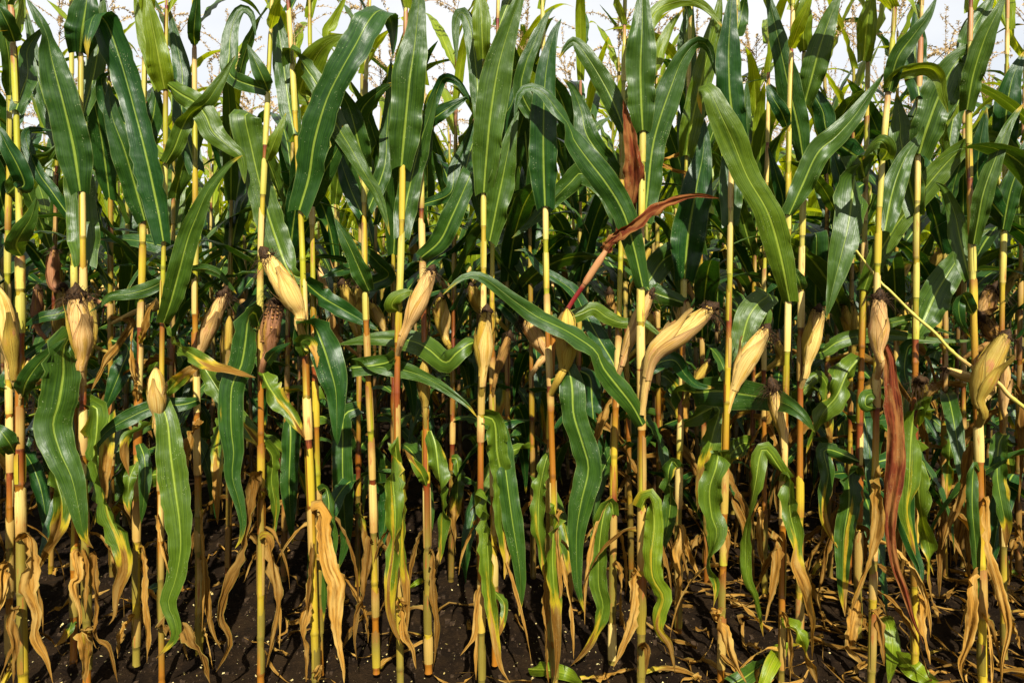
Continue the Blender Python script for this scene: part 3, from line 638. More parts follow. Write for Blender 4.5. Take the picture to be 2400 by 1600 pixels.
L('S6', 'a0', [(1112, 1640), (1075, 1430), (1000, 1080), (900, 700), (825, 430), (750, 210), (690, 110), (640, 105), (605, 200), (590, 300), (598, 410)], 200, 'k', zz=[-.018, -.03, -.05, -.06, -.06, -.06, -.07, -.10, -.13, -.14, -.14], side=(-1, 0, .25), tap=0.22)
L('S6', 'a0', [(1120, 605), (1080, 400), (1020, 100), (990, -60)], 150, 'y', yel=0.5, z=(-0.012, -0.06))
L('S6', 'a0', [(1095, 620), (1050, 480), (980, 250), (930, 50), (915, -60)], 105, 'y', yel=0.45, z=(0.012, 0.05))
L('S7', 'a0', [(1330, 1150), (1240, 800), (1240, 500), (1190, 250), (1150, 50)], 150, 'k', z=(0.0, 0.06))
L('S6', 'a0', [(1140, 575), (1230, 640), (1330, 700), (1400, 790), (1450, 900), (1560, 1000), (1640, 1080), (1665, 1250)], 155, 'l', tw=[30, 10, 0, 0, 0, 0, 15, 40], sgn=-1)
L('S6', 'a0', [(1130, 1110), (1190, 1000), (1240, 870), (1300, 770), (1400, 700), (1500, 550), (1600, 380)], 120, 'l', tw=[10, 0, 10, 60, 20, 0, 0])
L('S10', 'a0', [(1970, 1850), (1870, 1600), (1780, 1300), (1710, 1000), (1665, 790)], 190, 'l', trunc=0.55, z=(0.012, 0.0), sgn=-1, base=0.5)
L('S6', 'b0', [(1110, 660), (1160, 520), (1220, 300), (1280, 80), (1330, -50), (1420, -250), (1560, -420), (1650, -480)], 135, 'l')
L('S7', 'a0', [(1325, 310), (1320, 200), (1340, 0), (1350, -100)], 80, 'k')
L('S9', 'a0', [(1575, 520), (1560, 350), (1580, 180), (1640, 65), (1710, 100), (1742, 250)], 115, 'g', z=(0.02, 0.1))
L('S3', 'a0', [(500, 1250), (420, 1000), (340, 800), (250, 500), (210, 250), (160, 0)], 120, 'k', z=(0.02, 0.12))
L('S5', 'a0', [(985, 1500), (900, 1200), (840, 1000), (760, 780), (740, 560)], 170, 'k')
L('S5', 'a0', [(970, 900), (800, 800), (690, 560), (760, 480)], 140, 'k', tw=[0, 20, 40, 60])
L('S5', 'a0', [(985, 1000), (1040, 800), (1060, 650), (1060, 540)], 130, 'k')
L('S1', 'a0', [(70, 650), (60, 400), (30, 200), (20, -50)], 90, 'g')
L('S1', 'a0', [(80, 1290), (250, 1100), (330, 1060), (400, 970)], 120, 'k')
L('S3', 'a0', [(490, 1500), (350, 1300), (250, 1150), (180, 900), (380, 890)], 90, 'k')
# second column, top
L('S9', 'a1', [(85, 625), (60, 560), (10, 450), (-60, 300)], 95, 'k')
L('S9', 'a1', [(100, 200), (125, 100), (150, 0), (165, -60)], 75, 'y')
L('S9', 'a1', [(75, 1095), (110, 1000), (160, 880), (205, 770)], 75, 'y', yel=.35)
L('S10', 'a1', [(295, 1430), (360, 1200), (400, 950), (480, 680), (580, 480), (680, 300), (760, 150), (830, 75), (895, 90), (930, 220), (930, 400)], 215, 'g', zz=[-.018, -.04, -.07, -.10, -.12, -.13, -.12, -.07, -.02, .01, .01], side=(-1, 0, .55), tap=0.25)
L('S10', 'a1', [(260, 910), (215, 650), (175, 350), (130, 100), (60, -60)], 150, 'l', z=(-0.012, 0.05), sgn=-1)
L('S10', 'a1', [(240, 430), (235, 330), (330, 450), (430, 600), (550, 850), (640, 1000), (740, 1180), (830, 1330), (880, 1480), (910, 1600)], 130, 'l', zz=[-.014, -.03, -.05, -.06, -.06, -.05, -.05, -.04, -.04, -.04], tw=[40, 50, 10, 0, 0, 10, 20, 25, 30, 30])
L('S11', 'a1', [(300, 620), (380, 430), (480, 300), (615, 235)], 170, 'y', yel=.3)
L('S12', 'a1', [(700, 920), (720, 750), (840, 620), (945, 560)], 115, 'k')
L('S12', 'a1', [(740, 1135), (700, 980), (640, 750), (570, 620), (500, 480)], 135, 'k')
L('S12', 'a1', [(720, 1460), (640, 1280), (580, 1100), (545, 950)], 110, 'k', z=(-.015, 0.05))
L('S14', 'a1', [(990, 1130), (1010, 900), (1040, 600), (1080, 300), (1110, 0), (1120, -140)], 225, 'g', z=(-.016, -.05), sgn=1)
L('S14', 'a1', [(995, 1610), (1010, 1450), (1050, 1250), (1090, 1080), (1130, 930), (1180, 780), (1225, 600)], 165, 'l', z=(.012, .0), sgn=-1)
L('S12', 'a1', [(735, 1500), (870, 1150), (890, 900), (910, 600), (920, 380)], 110, 'k', z=(0.01, 0.02))
L('S15', 'a1', [(1125, 1750), (1250, 1640), (1330, 1480), (1420, 1280), (1460, 1190)], 150, 'k', trunc=.5)
L('S17', 'a1', [(1550, 1310), (1570, 1050), (1600, 750), (1650, 450), (1720, 200), (1800, -30), (1850, -150)], 210, 'g', z=(-.016, -.08))
L('S17', 'a1', [(1545, 400), (1540, 250), (1530, 50), (1520, -100)], 125, 'y', yel=.45)
L('S17', 'a1', [(1590, 1640), (1640, 1400), (1700, 1100), (1742, 900), (1790, 750)], 170, 'l', z=(.012, -.02), sgn=-1)
L('S17', 'a1', [(1520, 800), (1500, 500), (1460, 200), (1405, 85), (1360, 150), (1365, 430)], 115, 'l', z=(.01, .05))
L('S15', 'a1', [(1320, 1315), (1350, 1150), (1420, 980), (1490, 800)], 90, 'g', z=(0.1, 0.14))
L('S15', 'a1', [(1140, 900), (1240, 600), (1290, 530), (1370, 560), (1430, 640), (1490, 730)], 75, 'k')
L('S15', 'a1', [(1140, 850), (1230, 790), (1320, 730), (1460, 650)], 90, 'k')
L('S12', 'a1', [(760, 300), (500, 260), (530, 140), (590, 20), (620, -60)], 105, 'y', z=(0.05, 0.1))
L('S11', 'a1', [(370, 1400), (450, 1200), (560, 1000), (590, 850)], 130, 'k')
L('S18', 'a1', [(1615, 1100), (1690, 800), (1742, 700), (1800, 500)], 120, 'k')
L('S15', 'a1', [(1120, 1500), (1060, 1250), (1160, 1000), (1190, 700)], 110, 'k', z=(0.01, 0.06))
# third column, top
L('S19', 'a2', [(225, 1400), (215, 1100), (215, 800), (230, 500), (280, 250), (335, 130)], 195, 'k', z=(-.016, -.05), sgn=1)
L('S19', 'a2', [(215, 900), (70, 640), (90, 450), (150, 300), (230, 120), (290, 50)], 110, 'g')
L('S21', 'a2', [(720, 1200), (520, 940), (470, 750), (410, 600), (345, 535)], 145, 'k', z=(0.02, 0.03))
L('S22', 'a2', [(890, 1950), (830, 1680), (760, 1450), (650, 1260), (520, 1090), (420, 950), (385, 850), (300, 740), (210, 630), (110, 590), (45, 650), (15, 820)], 165, 'g', tw=[0, 0, 0, 0, 20, 40, 65, 35, 30, 40, 30, 20], z=(-.018, -.10))
L('S21', 'a2', [(760, 880), (700, 720), (620, 560), (520, 400), (430, 285), (370, 320), (320, 400)], 145, 'l', z=(-.02, .02))
L('S22', 'a2', [(890, 885), (880, 700), (875, 450), (885, 200), (890, 0), (890, -140)], 200, 'l', z=(-.016, -.03))
L('S22', 'a2', [(905, 1500), (950, 1050), (1000, 830), (1080, 600), (1160, 400), (1260, 290), (1340, 330), (1390, 520)], 185, 'l', tw=[0, 0, 0, 0, 5, 25, 40, 45], z=(.012, -.02), sgn=-1)
L('S23', 'a2', [(1185, 1055), (1230, 800), (1290, 550), (1350, 300), (1400, 100), (1420, -60)], 155, 'l')
L('S23', 'b2', [(1175, 355), (1200, 60), (1250, -240), (1300, -490), (1310, -730)], 220, 'k', z=(-.016, -.04), sgn=1)
L('S26', 'a2', [(1890, 2050), (1830, 1750), (1742, 1450), (1600, 1200), (1500, 950), (1420, 780), (1340, 615), (1270, 620), (1290, 780)], 185, 'y', yel=.15, zz=[-.018, -.05, -.08, -.1, -.12, -.13, -.12, -.1, -.09], tw=[0, 0, 0, 0, 0, 0, 15, 40, 40], tap=0.3)
L('S24', 'a2', [(1545, 980), (1490, 700), (1475, 450), (1480, 200), (1500, 0), (1540, -120)], 165, 'g', z=(-.014, -.05))
L('S24', 'a2', [(1490, 1530), (1490, 1300), (1500, 1100), (1560, 900), (1590, 700), (1600, 540)], 155, 'l', z=(.012, .06), sgn=-1)
L('S22', 'a2', [(900, 260), (980, 80), (1100, 15), (1220, 5), (1330, 60), (1445, 200)], 95, 'y', yel=.4, z=(0.01, 0.05))
L('S21', 'a2', [(760, 700), (970, 440), (1010, 330), (1080, 180), (1175, 50)], 110, 'y', yel=.4, z=(0.03, 0.1))
L('S21', 'a2', [(800, 1400), (830, 1260), (825, 1100), (790, 850), (757, 680)], 135, 'r', z=(-.10, -.13), label='upright withered pink and maroon leaf')
L('S23', 'a2', [(1010, 1110), (1130, 1050), (1250, 950)], 55, 'd', z=(-.02, 0))
L('S23', 'a2', [(1180, 1500), (1230, 1200), (1160, 900), (1130, 750)], 150, 'k', z=(0.02, 0.1))
L('S21', 'a2', [(740, 1560), (660, 1300), (480, 1180), (390, 1250), (140, 1500), (0, 1620)], 150, 'g', z=(-.03, .03))
L('S24', 'a2', [(1520, 250), (1560, 100), (1590, -40)], 120, 'l', z=(0.01, 0.02))
L('S23', 'a2', [(1190, 600), (1190, 300), (1210, 60), (1220, -50)], 130, 'l', z=(0.01, 0.04))
# right column, top
L('S27', 'a3', [(240, 1080), (205, 860), (135, 560), (75, 290), (20, 50), (-20, -100)], 150, 'g', z=(-.016, -.06))
L('S26', 'a3', [(130, 860), (90, 760), (30, 660), (-10, 560)], 95, 'g')
L('S26', 'a3', [(160, 330), (200, 200), (260, 60), (300, -50)], 85, 'y')
L('S27', 'a3', [(245, 345), (240, 150), (250, 0), (255, -90)], 115, 'y', yel=.3)
L('S27', 'a3', [(250, 705), (300, 520), (360, 300), (430, 100), (470, 0), (500, -80)], 155, 'l', sgn=-1)
L('S28', 'a3', [(650, 1100), (420, 920), (370, 750), (280, 600), (190, 480)], 140, 'k')
L('S26', 'a3', [(145, 1460), (230, 1270), (340, 1040), (460, 930), (580, 800), (680, 660), (800, 490)], 155, 'l', sgn=-1, tw=[10, 0, 0, 15, 0, 10, 30])
L('S29', 'a3', [(815, 600), (860, 515), (980, 475), (1100, 465), (1165, 530), (1190, 650), (1225, 770)], 100, 'y', yel=.35, tw=[30, 30, 25, 30, 10, 0, 0])
L('S29', 'a3', [(772, 1095), (810, 1030), (775, 965), (715, 990), (640, 1090)], 110, 'l', zz=[-.018, -.07, -.09, -.07, -.03], tw=[0, 0, 20, 40, 40])
L('S29', 'a3', [(795, 1570), (850, 1300), (930, 1080), (1030, 930), (1060, 860)], 155, 'l', z=(.012, .03), sgn=-1)
L('S29', 'a3', [(825, 620), (880, 400), (990, 240), (1080, 120), (1150, -20)], 115, 'l')
L('S28', 'a3', [(650, 415), (670, 200), (700, 0), (710, -100)], 120, 'y', yel=.4)
L('S30', 'a3', [(1030, 1045), (1090, 850), (1170, 640), (1270, 440), (1380, 340), (1440, 310), (1515, 365)], 205, 'l', tw=[0, 0, 0, 0, 25, 40, 45], sgn=-1)
L('S30', 'a3', [(1010, 1460), (910, 990), (900, 850), (885, 720), (875, 620)], 175, 'k', z=(.02, .1))
L('S31', 'a3', [(1355, 748), (1400, 500), (1480, 250), (1560, 80), (1620, -60)], 145, 'l')
L('S31', 'a3', [(1350, 420), (1400, 200), (1490, 40), (1560, -80)], 150, 'l', z=(.012, .05))
L('S32', 'a3', [(1620, 1500), (1440, 1250), (1440, 1000), (1490, 730)], 150, 'k')
L('S28', 'b3', [(655, 430), (720, 260), (860, 10), (1000, -170), (1140, -345), (1280, -495), (1420, -580), (1560, -605), (1660, -530), (1745, -340)], 150, 'g', tw=[0, 0, 0, 20, 10, 25, 35, 35, 20, 10], z=(-.018, -.2))
L('S31', 'a3', [(1370, 1900), (1310, 1640), (1270, 1450), (1200, 1290), (1140, 1240)], 120, 'k', z=(.02, .05))
L('S32', 'a3', [(1615, 1050), (1620, 800), (1660, 550), (1742, 350)], 155, 'k', z=(-.02, -.06))
L('S31', 'a3', [(1400, 1660), (1430, 1500), (1470, 1300), (1560, 1050), (1640, 850), (1742, 700)], 110, 'l')
L('S30', 'a3', [(1030, 650), (1000, 450), (1010, 200), (1040, -40)], 140, 'g', z=(-.014, .05))
L('S32', 'a3', [(1600, 1560), (1650, 1300), (1720, 1100), (1780, 900)], 120, 'k')
L('S25', 'a3', [(-20, 1550), (100, 1400), (60, 1200), (0, 1000)], 90, 'k')
L('S28', 'a3', [(655, 1250), (540, 1300), (460, 1100), (440, 1000)], 110, 'k')
# left quarter, middle
L('S2', 'b0', [(148, 205), (110, 130), (150, 40), (210, -60), (250, -200)], 120)
L('S2', 'b0', [(100, 1540), (60, 1470), (0, 1390), (-60, 1350)], 100, 'l')
L('S2', 'b0', [(150, 1165), (180, 1060), (260, 940), (350, 850), (450, 760)], 115, 'g')
L('S3', 'b0', [(500, 560), (380, 600), (280, 620), (160, 680)], 75, 'k')
L('S4', 'b0', [(545, 960), (525, 800), (470, 765), (430, 850), (430, 1000), (400, 1200), (360, 1350), (410, 1540), (490, 1720), (540, 1950), (575, 2120), (635, 2190)], 215, 'g', zz=[-.015, -.03, -.06, -.08, -.08, -.08, -.08, -.09, -.1, -.1, -.09, -.07], tw=[80, 60, 20, 0, 0, 0, 15, 0, 0, 0, 10, 40], dry=0.02)
L('S7', 'b0', [(1300, 300), (1160, 350), (1020, 420), (880, 460), (750, 480), (690, 530), (600, 590)], 85, 'l', tw=[20, 10, 0, 0, 10, 40, 40])
L('R3', 'b0', [(1300, 200), (1250, 180), (1050, 120), (850, 90), (650, 90)], 115, 'k')
L('S7', 'b0', [(1325, 330), (1280, 320), (1380, 290), (1480, 320), (1550, 390), (1610, 460)], 70, 'g', tw=[30, 30, 20, 20, 10, 0])
L('S6', 'b0', [(1125, 690), (1200, 800), (1320, 880), (1440, 950), (1560, 980), (1740, 1030)], 100, 's')
L('S6', 'b0', [(1125, 1140), (1230, 1030), (1330, 960), (1430, 940)], 90, 's', dry=.15)
L('S7', 'b0', [(1350, 1180), (1250, 1210), (1050, 1230), (900, 1290), (760, 1370), (680, 1450), (640, 1540), (620, 1640)], 95, 'l', z=(-.02, -.18))
L('S6', 'b0', [(1090, 1330), (1000, 1360), (920, 1400), (860, 1450), (850, 1560), (880, 1700)], 75, 's')
L('S6', 'b0', [(1110, 1240), (1140, 1340), (1160, 1540), (1190, 1780), (1220, 1990), (1230, 2190), (1195, 2400), (1145, 2560), (1190, 2690), (1190, 2800), (1060, 2940)], 175, 'g', z=(-.03, -.09), yel=.22, dry=.03)
L('S9', 'b0', [(1765, 680), (1735, 590), (1690, 620), (1670, 780), (1640, 950), (1580, 1080), (1570, 1250), (1575, 1400), (1590, 1538), (1580, 1700), (1620, 1850), (1650, 2000), (1640, 2120), (1600, 2190)], 150, 'l', zz=[-.015, -.05, -.09, -.1, -.1, -.1, -.1, -.1, -.1, -.1, -.1, -.1, -.1, -.1], dry=.04, sgn=-1)
L('S7', 'b0', [(1330, 890), (1450, 1050), (1560, 1230), (1680, 1380), (1780, 1500), (1850, 1600), (1920, 1680)], 125, 's', dry=-.1)
L('R2', 'b0', [(900, 650), (820, 780), (730, 900), (680, 1000), (620, 1120)], 70, 'd')
L('R2', 'b0', [(870, 820), (820, 980), (760, 1130), (700, 1280)], 135, 'k')
L('S4', 'b0', [(600, 1240), (655, 1230), (660, 1400), (640, 1560), (690, 1780), (750, 1980), (820, 2150), (850, 2320), (800, 2480), (785, 2640), (740, 2710)], 150, 's', dry=-.12, z=(.02, -.02))
L('S7', 'b0', [(1360, 1320), (1300, 1430), (1260, 1560), (1270, 1740)], 90, 'd')
L('S5', 'b0', [(930, 1180), (905, 1000), (895, 800), (903, 700)], 60, 'd', z=(-.02, -.03), dry=-.2)
L('S5', 'b0', [(945, 800), (985, 700), (1010, 580), (1060, 500)], 60, 'd', z=(-.02, -.03), dry=-.2)
L('S1', 'b0', [(30, 1060), (60, 1000), (180, 880), (340, 760)], 90, 'k', z=(.02, .08))
L('S3', 'b0', [(520, 1180), (430, 1260), (460, 1500), (430, 1700), (460, 1900)], 110, 'k')
# second column, middle
L('S10', 'b1', [(330, 380), (450, 480), (600, 570), (720, 640), (835, 712)], 135, 'g', z=(.015, .10))
L('S10', 'b1', [(345, 760), (350, 650), (400, 690), (450, 800), (500, 950), (540, 1100), (550, 1250), (550, 1400), (555, 1490)], 205, 'g', zz=[-.015, -.04, -.08, -.1, -.1, -.1, -.1, -.1, -.09], tw=[40, 30, 0, 0, 0, 0, 0, 0, 0], sgn=-1)
L('S10', 'b1', [(335, 880), (305, 790), (370, 775), (410, 880), (415, 960)], 85, 's', dry=-.1)
L('S9', 'b1', [(60, 940), (130, 850), (235, 790)], 75, 'k')
L('S9', 'b1', [(45, 1000), (85, 1090), (150, 1180), (230, 1270), (290, 1370), (335, 1450)], 125, 's', z=(-.02, -.09))
L('S12', 'b1', [(770, 440), (720, 330), (650, 170), (590, 50), (530, -60)], 115, 'k')
L('R6', 'b1', [(640, 280), (550, 310), (440, 350)], 80, 'k')
L('R6', 'b1', [(900, 340), (830, 250), (740, 160), (660, 90)], 115, 'k')
L('S14', 'b1', [(975, 580), (925, 545), (950, 490), (1020, 455), (1090, 450)], 95, 'y', yel=.3, zz=[-.015, -.04, -.05, -.05, -.03])
L('S17', 'b1', [(1500, 790), (1450, 800), (1370, 860), (1290, 925), (1180, 840), (1080, 785), (930, 765), (750, 770), (555, 805)], 155, 'g', zz=[0, -.02, -.03, 0.0, .05, .08, .1, .1, .12], tw=[0, 20, 50, 30, 0, 0, 0, 0, 10], sgn=-1)
L('S14', 'b1', [(880, 930), (640, 965), (760, 955), (930, 965), (1080, 1000), (1230, 1070), (1350, 1150), (1440, 1220), (1505, 1300)], 125, 'g', zz=[.05, .06, .06, .05, .03, .0, -.02, -.03, -.03])
L('S22', 'b2', [(890, 1350), (820, 1220), (720, 1090), (620, 960), (570, 850), (450, 760), (330, 690), (180, 620), (60, 540), (-60, 450), (-180, 360), (-280, 325), (-370, 370), (-470, 465)], 145, 'g', z=(-.02, -.18), tw=[0, 0, 10, 30, 55, 30, 40, 20, 0, 10, 25, 50, 30, 10])
L('S17', 'b1', [(1545, 1290), (1620, 1330), (1640, 1538), (1680, 1750), (1670, 2000), (1700, 2250), (1690, 2400)], 165, 's', dry=-.25, z=(.015, .05))
L('S15', 'c1', [(1190, -150), (1220, -60), (1240, 100), (1260, 300), (1270, 500), (1250, 760)], 125, 's', dry=-.25)
L('R6', 'c1', [(600, -250), (590, -60), (590, 150), (600, 400), (610, 600), (560, 800)], 145, 'k')
L('R5', 'c1', [(225, -250), (235, -100), (225, 200), (235, 450), (248, 620)], 120, 'k', dry=.05)
L('S9', 'c1', [(45, -60), (110, 30), (105, 200), (130, 400), (100, 660)], 95, 's', z=(.015, .05), dry=-.15)
L('S14', 'c1', [(960, 60), (945, -65), (930, 60), (930, 200), (950, 450), (940, 700), (915, 900), (915, 1080), (950, 1220), (1010, 1320)], 130, 's', z=(-.03, -.08), yel=.35, dry=.05)
L('S14', 'c1', [(985, 60), (1000, 200), (1005, 450), (1005, 700), (1020, 900), (1030, 1100), (1020, 1260)], 75, 's', z=(-.03, -.05), dry=.25)
L('S17', 'c1', [(1525, 350), (1530, 245), (1560, 290), (1570, 500), (1580, 700), (1590, 900), (1620, 1200), (1660, 1450), (1730, 1570)], 115, 's', z=(-.03, -.06), yel=.4, dry=-.1)
L('S10', 'c1', [(385, 400), (440, 395), (465, 600), (500, 780), (550, 900), (540, 1050), (550, 1250), (590, 1450), (600, 1570)], 140, 'd', z=(-.02, -.1), dry=-.1)
L('S9', 'c1', [(30, 600), (65, 580), (95, 660), (130, 850), (150, 1050), (120, 1250), (70, 1460)], 85, 'd')
L('S9', 'c0', [(1770, 300), (1740, 120), (1715, 400), (1650, 700), (1560, 880), (1500, 1050), (1500, 1150), (1560, 1270), (1530, 1380), (1470, 1490)], 115, 'd', z=(-.03, -.1), dry=-.1)
L('S11', 'c1', [(430, 260), (475, 240), (495, 330), (495, 450), (510, 600), (470, 900), (460, 1150)], 85, 'k')
L('S12', 'c1', [(800, 610), (775, 590), (755, 750), (740, 950), (690, 1100), (670, 1250), (685, 1410)], 75, 'd')
L('S12', 'c1', [(810, 200), (880, 250), (880, 450), (845, 700)], 115, 'k', z=(.02, .05))
L('S14', 'c1', [(965, 1050), (990, 990), (1005, 1100), (1010, 1250), (1060, 1350), (1090, 1470)], 95, 'd', z=(-.03, -.09))
L('S15', 'c1', [(1175, 690), (1195, 660), (1212, 750), (1205, 950), (1230, 1150), (1225, 1300), (1200, 1490)], 65, 'd')
L('S15', 'c1', [(1160, 230), (1130, 150), (1070, 60), (1010, -20)], 70, 's', dry=-.1)
L('S18', 'c1', [(1620, 940), (1690, 1030), (1680, 1150), (1650, 1260)], 55, 's')
L('S17', 'c1', [(1530, 880), (1510, 950), (1490, 1100), (1480, 1250), (1390, 1380)], 70, 'd')
L('S10', 'c1', [(370, 900), (350, 1050), (320, 1200), (350, 1350), (340, 1560)], 80, 'd')
L('S10', 'c1', [(430, 1470), (400, 1500), (450, 1450), (420, 1560)], 60, 'd')
L('R8', 'c1', [(1330, 40), (1370, 60), (1370, 300), (1350, 500), (1360, 700)], 80, 's')
L('R6', 'c1', [(690, 350), (710, 400), (740, 560), (745, 700)], 60, 's', dry=.2)
# third column, middle and low
L('S21', 'b2', [(735, 1060), (690, 930), (600, 780), (500, 600), (420, 450), (300, 360), (180, 280), (100, 170), (15, 165)], 125, 'k', z=(-.018, .02), tw=[0, 0, 10, 20, 30, 40, 20, 20, 40])
L('S20', 'b2', [(345, 640), (480, 590), (560, 560), (650, 620), (760, 660), (880, 650), (980, 720), (1050, 770)], 100, 'g', yel=.2, z=(-.02, .0))
L('S23', 'b2', [(1165, 520), (930, 430), (960, 330), (1030, 230), (1130, 165)], 155, 'l', trunc=.5, z=(-.02, 0), sgn=-1)
L('S22', 'b2', [(960, 960), (1020, 920), (1110, 915), (1180, 1010), (1260, 1080), (1380, 1100)], 115, 'g', z=(-.02, .1))
L('S23', 'b2', [(1150, 1180), (1130, 1120), (1250, 1130), (1400, 1120), (1560, 1140), (1742, 1170), (1870, 1210), (1980, 1290), (2060, 1400)], 195, 'g', zz=[-.015, -.05, -.12, -.17, -.21, -.28, -.38, -.42, -.42], tw=[40, 30, 20, 10, 5, 0, 0, 0, 0], label='wide horizontal leaf with a withered tip', dry=.04)
L('S24', 'b2', [(1470, 1060), (1520, 960), (1560, 800), (1610, 620), (1680, 520), (1742, 475)], 175, 'l', trunc=.5, z=(.015, .08), sgn=-1, dry=.08)
L('S24', 'b2', [(1450, 1640), (1410, 1520), (1390, 1640), (1345, 1790), (1360, 1970), (1395, 2090), (1345, 2290), (1390, 2440), (1370, 2590)], 150, 's', dry=-.25, zz=[-.012, -.05, -.07, -.07, -.06, -.06, -.06, -.06, -.06])
L('S19', 'b2', [(340, 1010), (385, 985), (410, 1100), (420, 1280), (480, 1480), (520, 1650), (470, 1880), (440, 2080), (440, 2300), (450, 2460), (490, 2620)], 175, 'l', z=(-.03, -.05), yel=.15)
L('R11', 'b2', [(530, 1030), (545, 1200), (560, 1400), (570, 1560), (580, 1750)], 125, 'k')
L('S23', 'b2', [(1175, 1330), (1400, 1230), (1370, 1400), (1330, 1560), (1290, 1750), (1260, 1950)], 150, 's', dry=-.3, z=(-.02, -.04))
L('S21', 'c2', [(690, 420), (675, 330), (640, 360), (610, 500), (590, 700), (590, 900), (620, 1060), (560, 1250), (480, 1370), (400, 1450)], 125, 's', dry=-.15)
L('S22', 'c2', [(880, 380), (915, 305), (950, 330), (970, 500), (950, 700), (960, 850), (1030, 980), (1000, 1100), (990, 1200), (1070, 1320), (1110, 1500)], 130, 's', yel=.45, z=(-.03, -.09))
L('S23', 'c2', [(1130, 100), (1090, 55), (1065, 150), (1080, 300), (1060, 500), (1010, 700), (1030, 900)], 105, 's', dry=-.1)
L('S19', 'c2', [(285, 420), (290, 350), (280, 500), (275, 700), (285, 900), (300, 1100), (310, 1350), (290, 1570)], 105, 's', yel=.4, dry=.12, z=(-.03, -.05))
L('S19', 'c2', [(300, 500), (325, 380), (310, 560), (320, 750), (330, 980), (300, 1130)], 55, 'd', dry=-.2, z=(-.035, -.05))
L('S20', 'c2', [(250, 0), (230, 60), (190, 250), (180, 500), (210, 700), (230, 900)], 115, 's', dry=-.1)
L('S20', 'c2', [(250, 850), (240, 900), (230, 1150), (230, 1400), (250, 1565)], 75, 'd')
L('S22', 'c2', [(865, 850), (845, 820), (830, 1000), (800, 1200), (740, 1350), (690, 1460)], 85, 'd', z=(-.02, -.08))
L('S22', 'c2', [(875, 1330), (900, 1310), (920, 1350), (910, 1510)], 65, 'd')
L('S21', 'c2', [(690, 780), (715, 750), (740, 900), (740, 1100), (790, 1260)], 60, 'd')
L('S23', 'c2', [(1130, 490), (1145, 560), (1130, 700), (1140, 900), (1110, 1100)], 95, 'd')
L('S23', 'c2', [(1150, 500), (1170, 600), (1230, 750), (1300, 870)], 70, 'd', z=(0, .1))
L('S24', 'c2', [(1410, 1110), (1385, 1085), (1440, 1200), (1480, 1350), (1540, 1470), (1595, 1565)], 95, 'd', z=(-.03, -.1))
L('S24', 'c2', [(1450, 540), (1465, 525), (1470, 620), (1460, 760)], 45, 'd')
L('S25', 'c2', [(1710, 400), (1690, 420), (1690, 650), (1720, 800)], 70, 'd')
L('S18', 'c2', [(-130, -200), (-80, -150), (-40, 150), (0, 450), (40, 700), (60, 900), (50, 1110)], 150, 'g', z=(-.02, -.08))
L('S26', 'c2', [(1850, 150), (1710, -30), (1660, 200), (1620, 400), (1590, 600), (1600, 850), (1660, 1000), (1710, 1250)], 105, 'g', z=(-.03, -.07), yel=.25, tw=[0, 0, 30, 50, 20, 0, 40, 0])
# right column, middle and low
L('S27', 'b3', [(230, 435), (215, 380), (190, 320), (165, 285)], 95, 'k')
L('R16', 'b3', [(330, 580), (325, 400), (330, 200), (330, 65)], 140, 'l', trunc=.5)
L('S28', 'b3', [(660, -330), (610, -480), (580, -250), (545, 0), (490, 230), (440, 430), (398, 620)], 215, 'y', yel=.16, zz=[-.02, -.12, -.18, -.22, -.24, -.25, -.25], tw=[0] * 7)
L('S27', 'b3', [(245, 800), (350, 860), (470, 790), (610, 750), (850, 740), (1050, 770), (1250, 780), (1420, 780)], 100, 'l', zz=[.02, .05, .1, .1, .12, .12, .1, .1])
L('S30', 'b3', [(1000, 620), (820, 665), (950, 680), (1100, 690), (1265, 735)], 70, 'l', z=(.03, .08))
L('S30', 'b3', [(1010, 740), (1060, 640), (1130, 480), (1220, 330), (1320, 180), (1400, 80), (1515, 20)], 195, 'l', z=(.02, .05), sgn=-1)
L('S31', 'b3', [(1395, 600), (1385, 580), (1330, 470), (1300, 520), (1310, 640), (1375, 760)], 90, 'l', zz=[-.012, -.03, -.06, -.08, -.07, -.05])
L('S28', 'b3', [(625, 890), (540, 1000), (470, 1150), (370, 1280), (260, 1545)], 155, 's', dry=-.3)
L('S27', 'b3', [(240, 1120), (340, 1015), (400, 1080), (400, 1200), (420, 1400), (430, 1545)], 95, 's', z=(.015, .03))
L('S29', 'b3', [(735, 1240), (665, 1215), (680, 1150), (760, 1150), (800, 1190)], 85, 'l', zz=[-.012, -.03, -.02, .01, .02])
L('S29', 'b3', [(770, 870), (800, 830), (830, 960), (845, 1150), (870, 1400), (870, 1600), (840, 1850), (830, 2050), (860, 2280), (930, 2480), (990, 2680), (1060, 2840)], 100, 'r', z=(-.03, -.1), label='long maroon and tan withered leaf')
L('S30', 'b3', [(1020, 1250), (1010, 1175), (990, 1300), (970, 1500), (960, 1740), (940, 1940), (980, 2140), (1005, 2240)], 150, 's', z=(-.03, -.08), yel=.3)
L('S30', 'b3', [(1010, 800), (950, 830), (930, 1000), (985, 1180)], 110, 'k', z=(.02, .03))
L('S30', 'c3', [(1030, 0), (970, -40), (1020, 150), (1030, 300), (1060, 500), (1100, 650), (1100, 800), (1120, 1000), (1165, 1080)], 135, 's', dry=-.2)
L('S29', 'c3', [(760, 60), (950, 40), (920, 200), (930, 450), (980, 650), (1035, 800), (1020, 970)], 135, 'k', z=(.03, .0))
L('S31', 'c3', [(1420, 0), (1380, -60), (1340, 150), (1290, 350), (1230, 500), (1180, 660)], 85, 'd', z=(.02, .02))
L('S31', 'c3', [(1440, 130), (1400, 100), (1390, 350), (1410, 600), (1420, 800), (1425, 1030)], 75, 'l', z=(-.01, -.03))
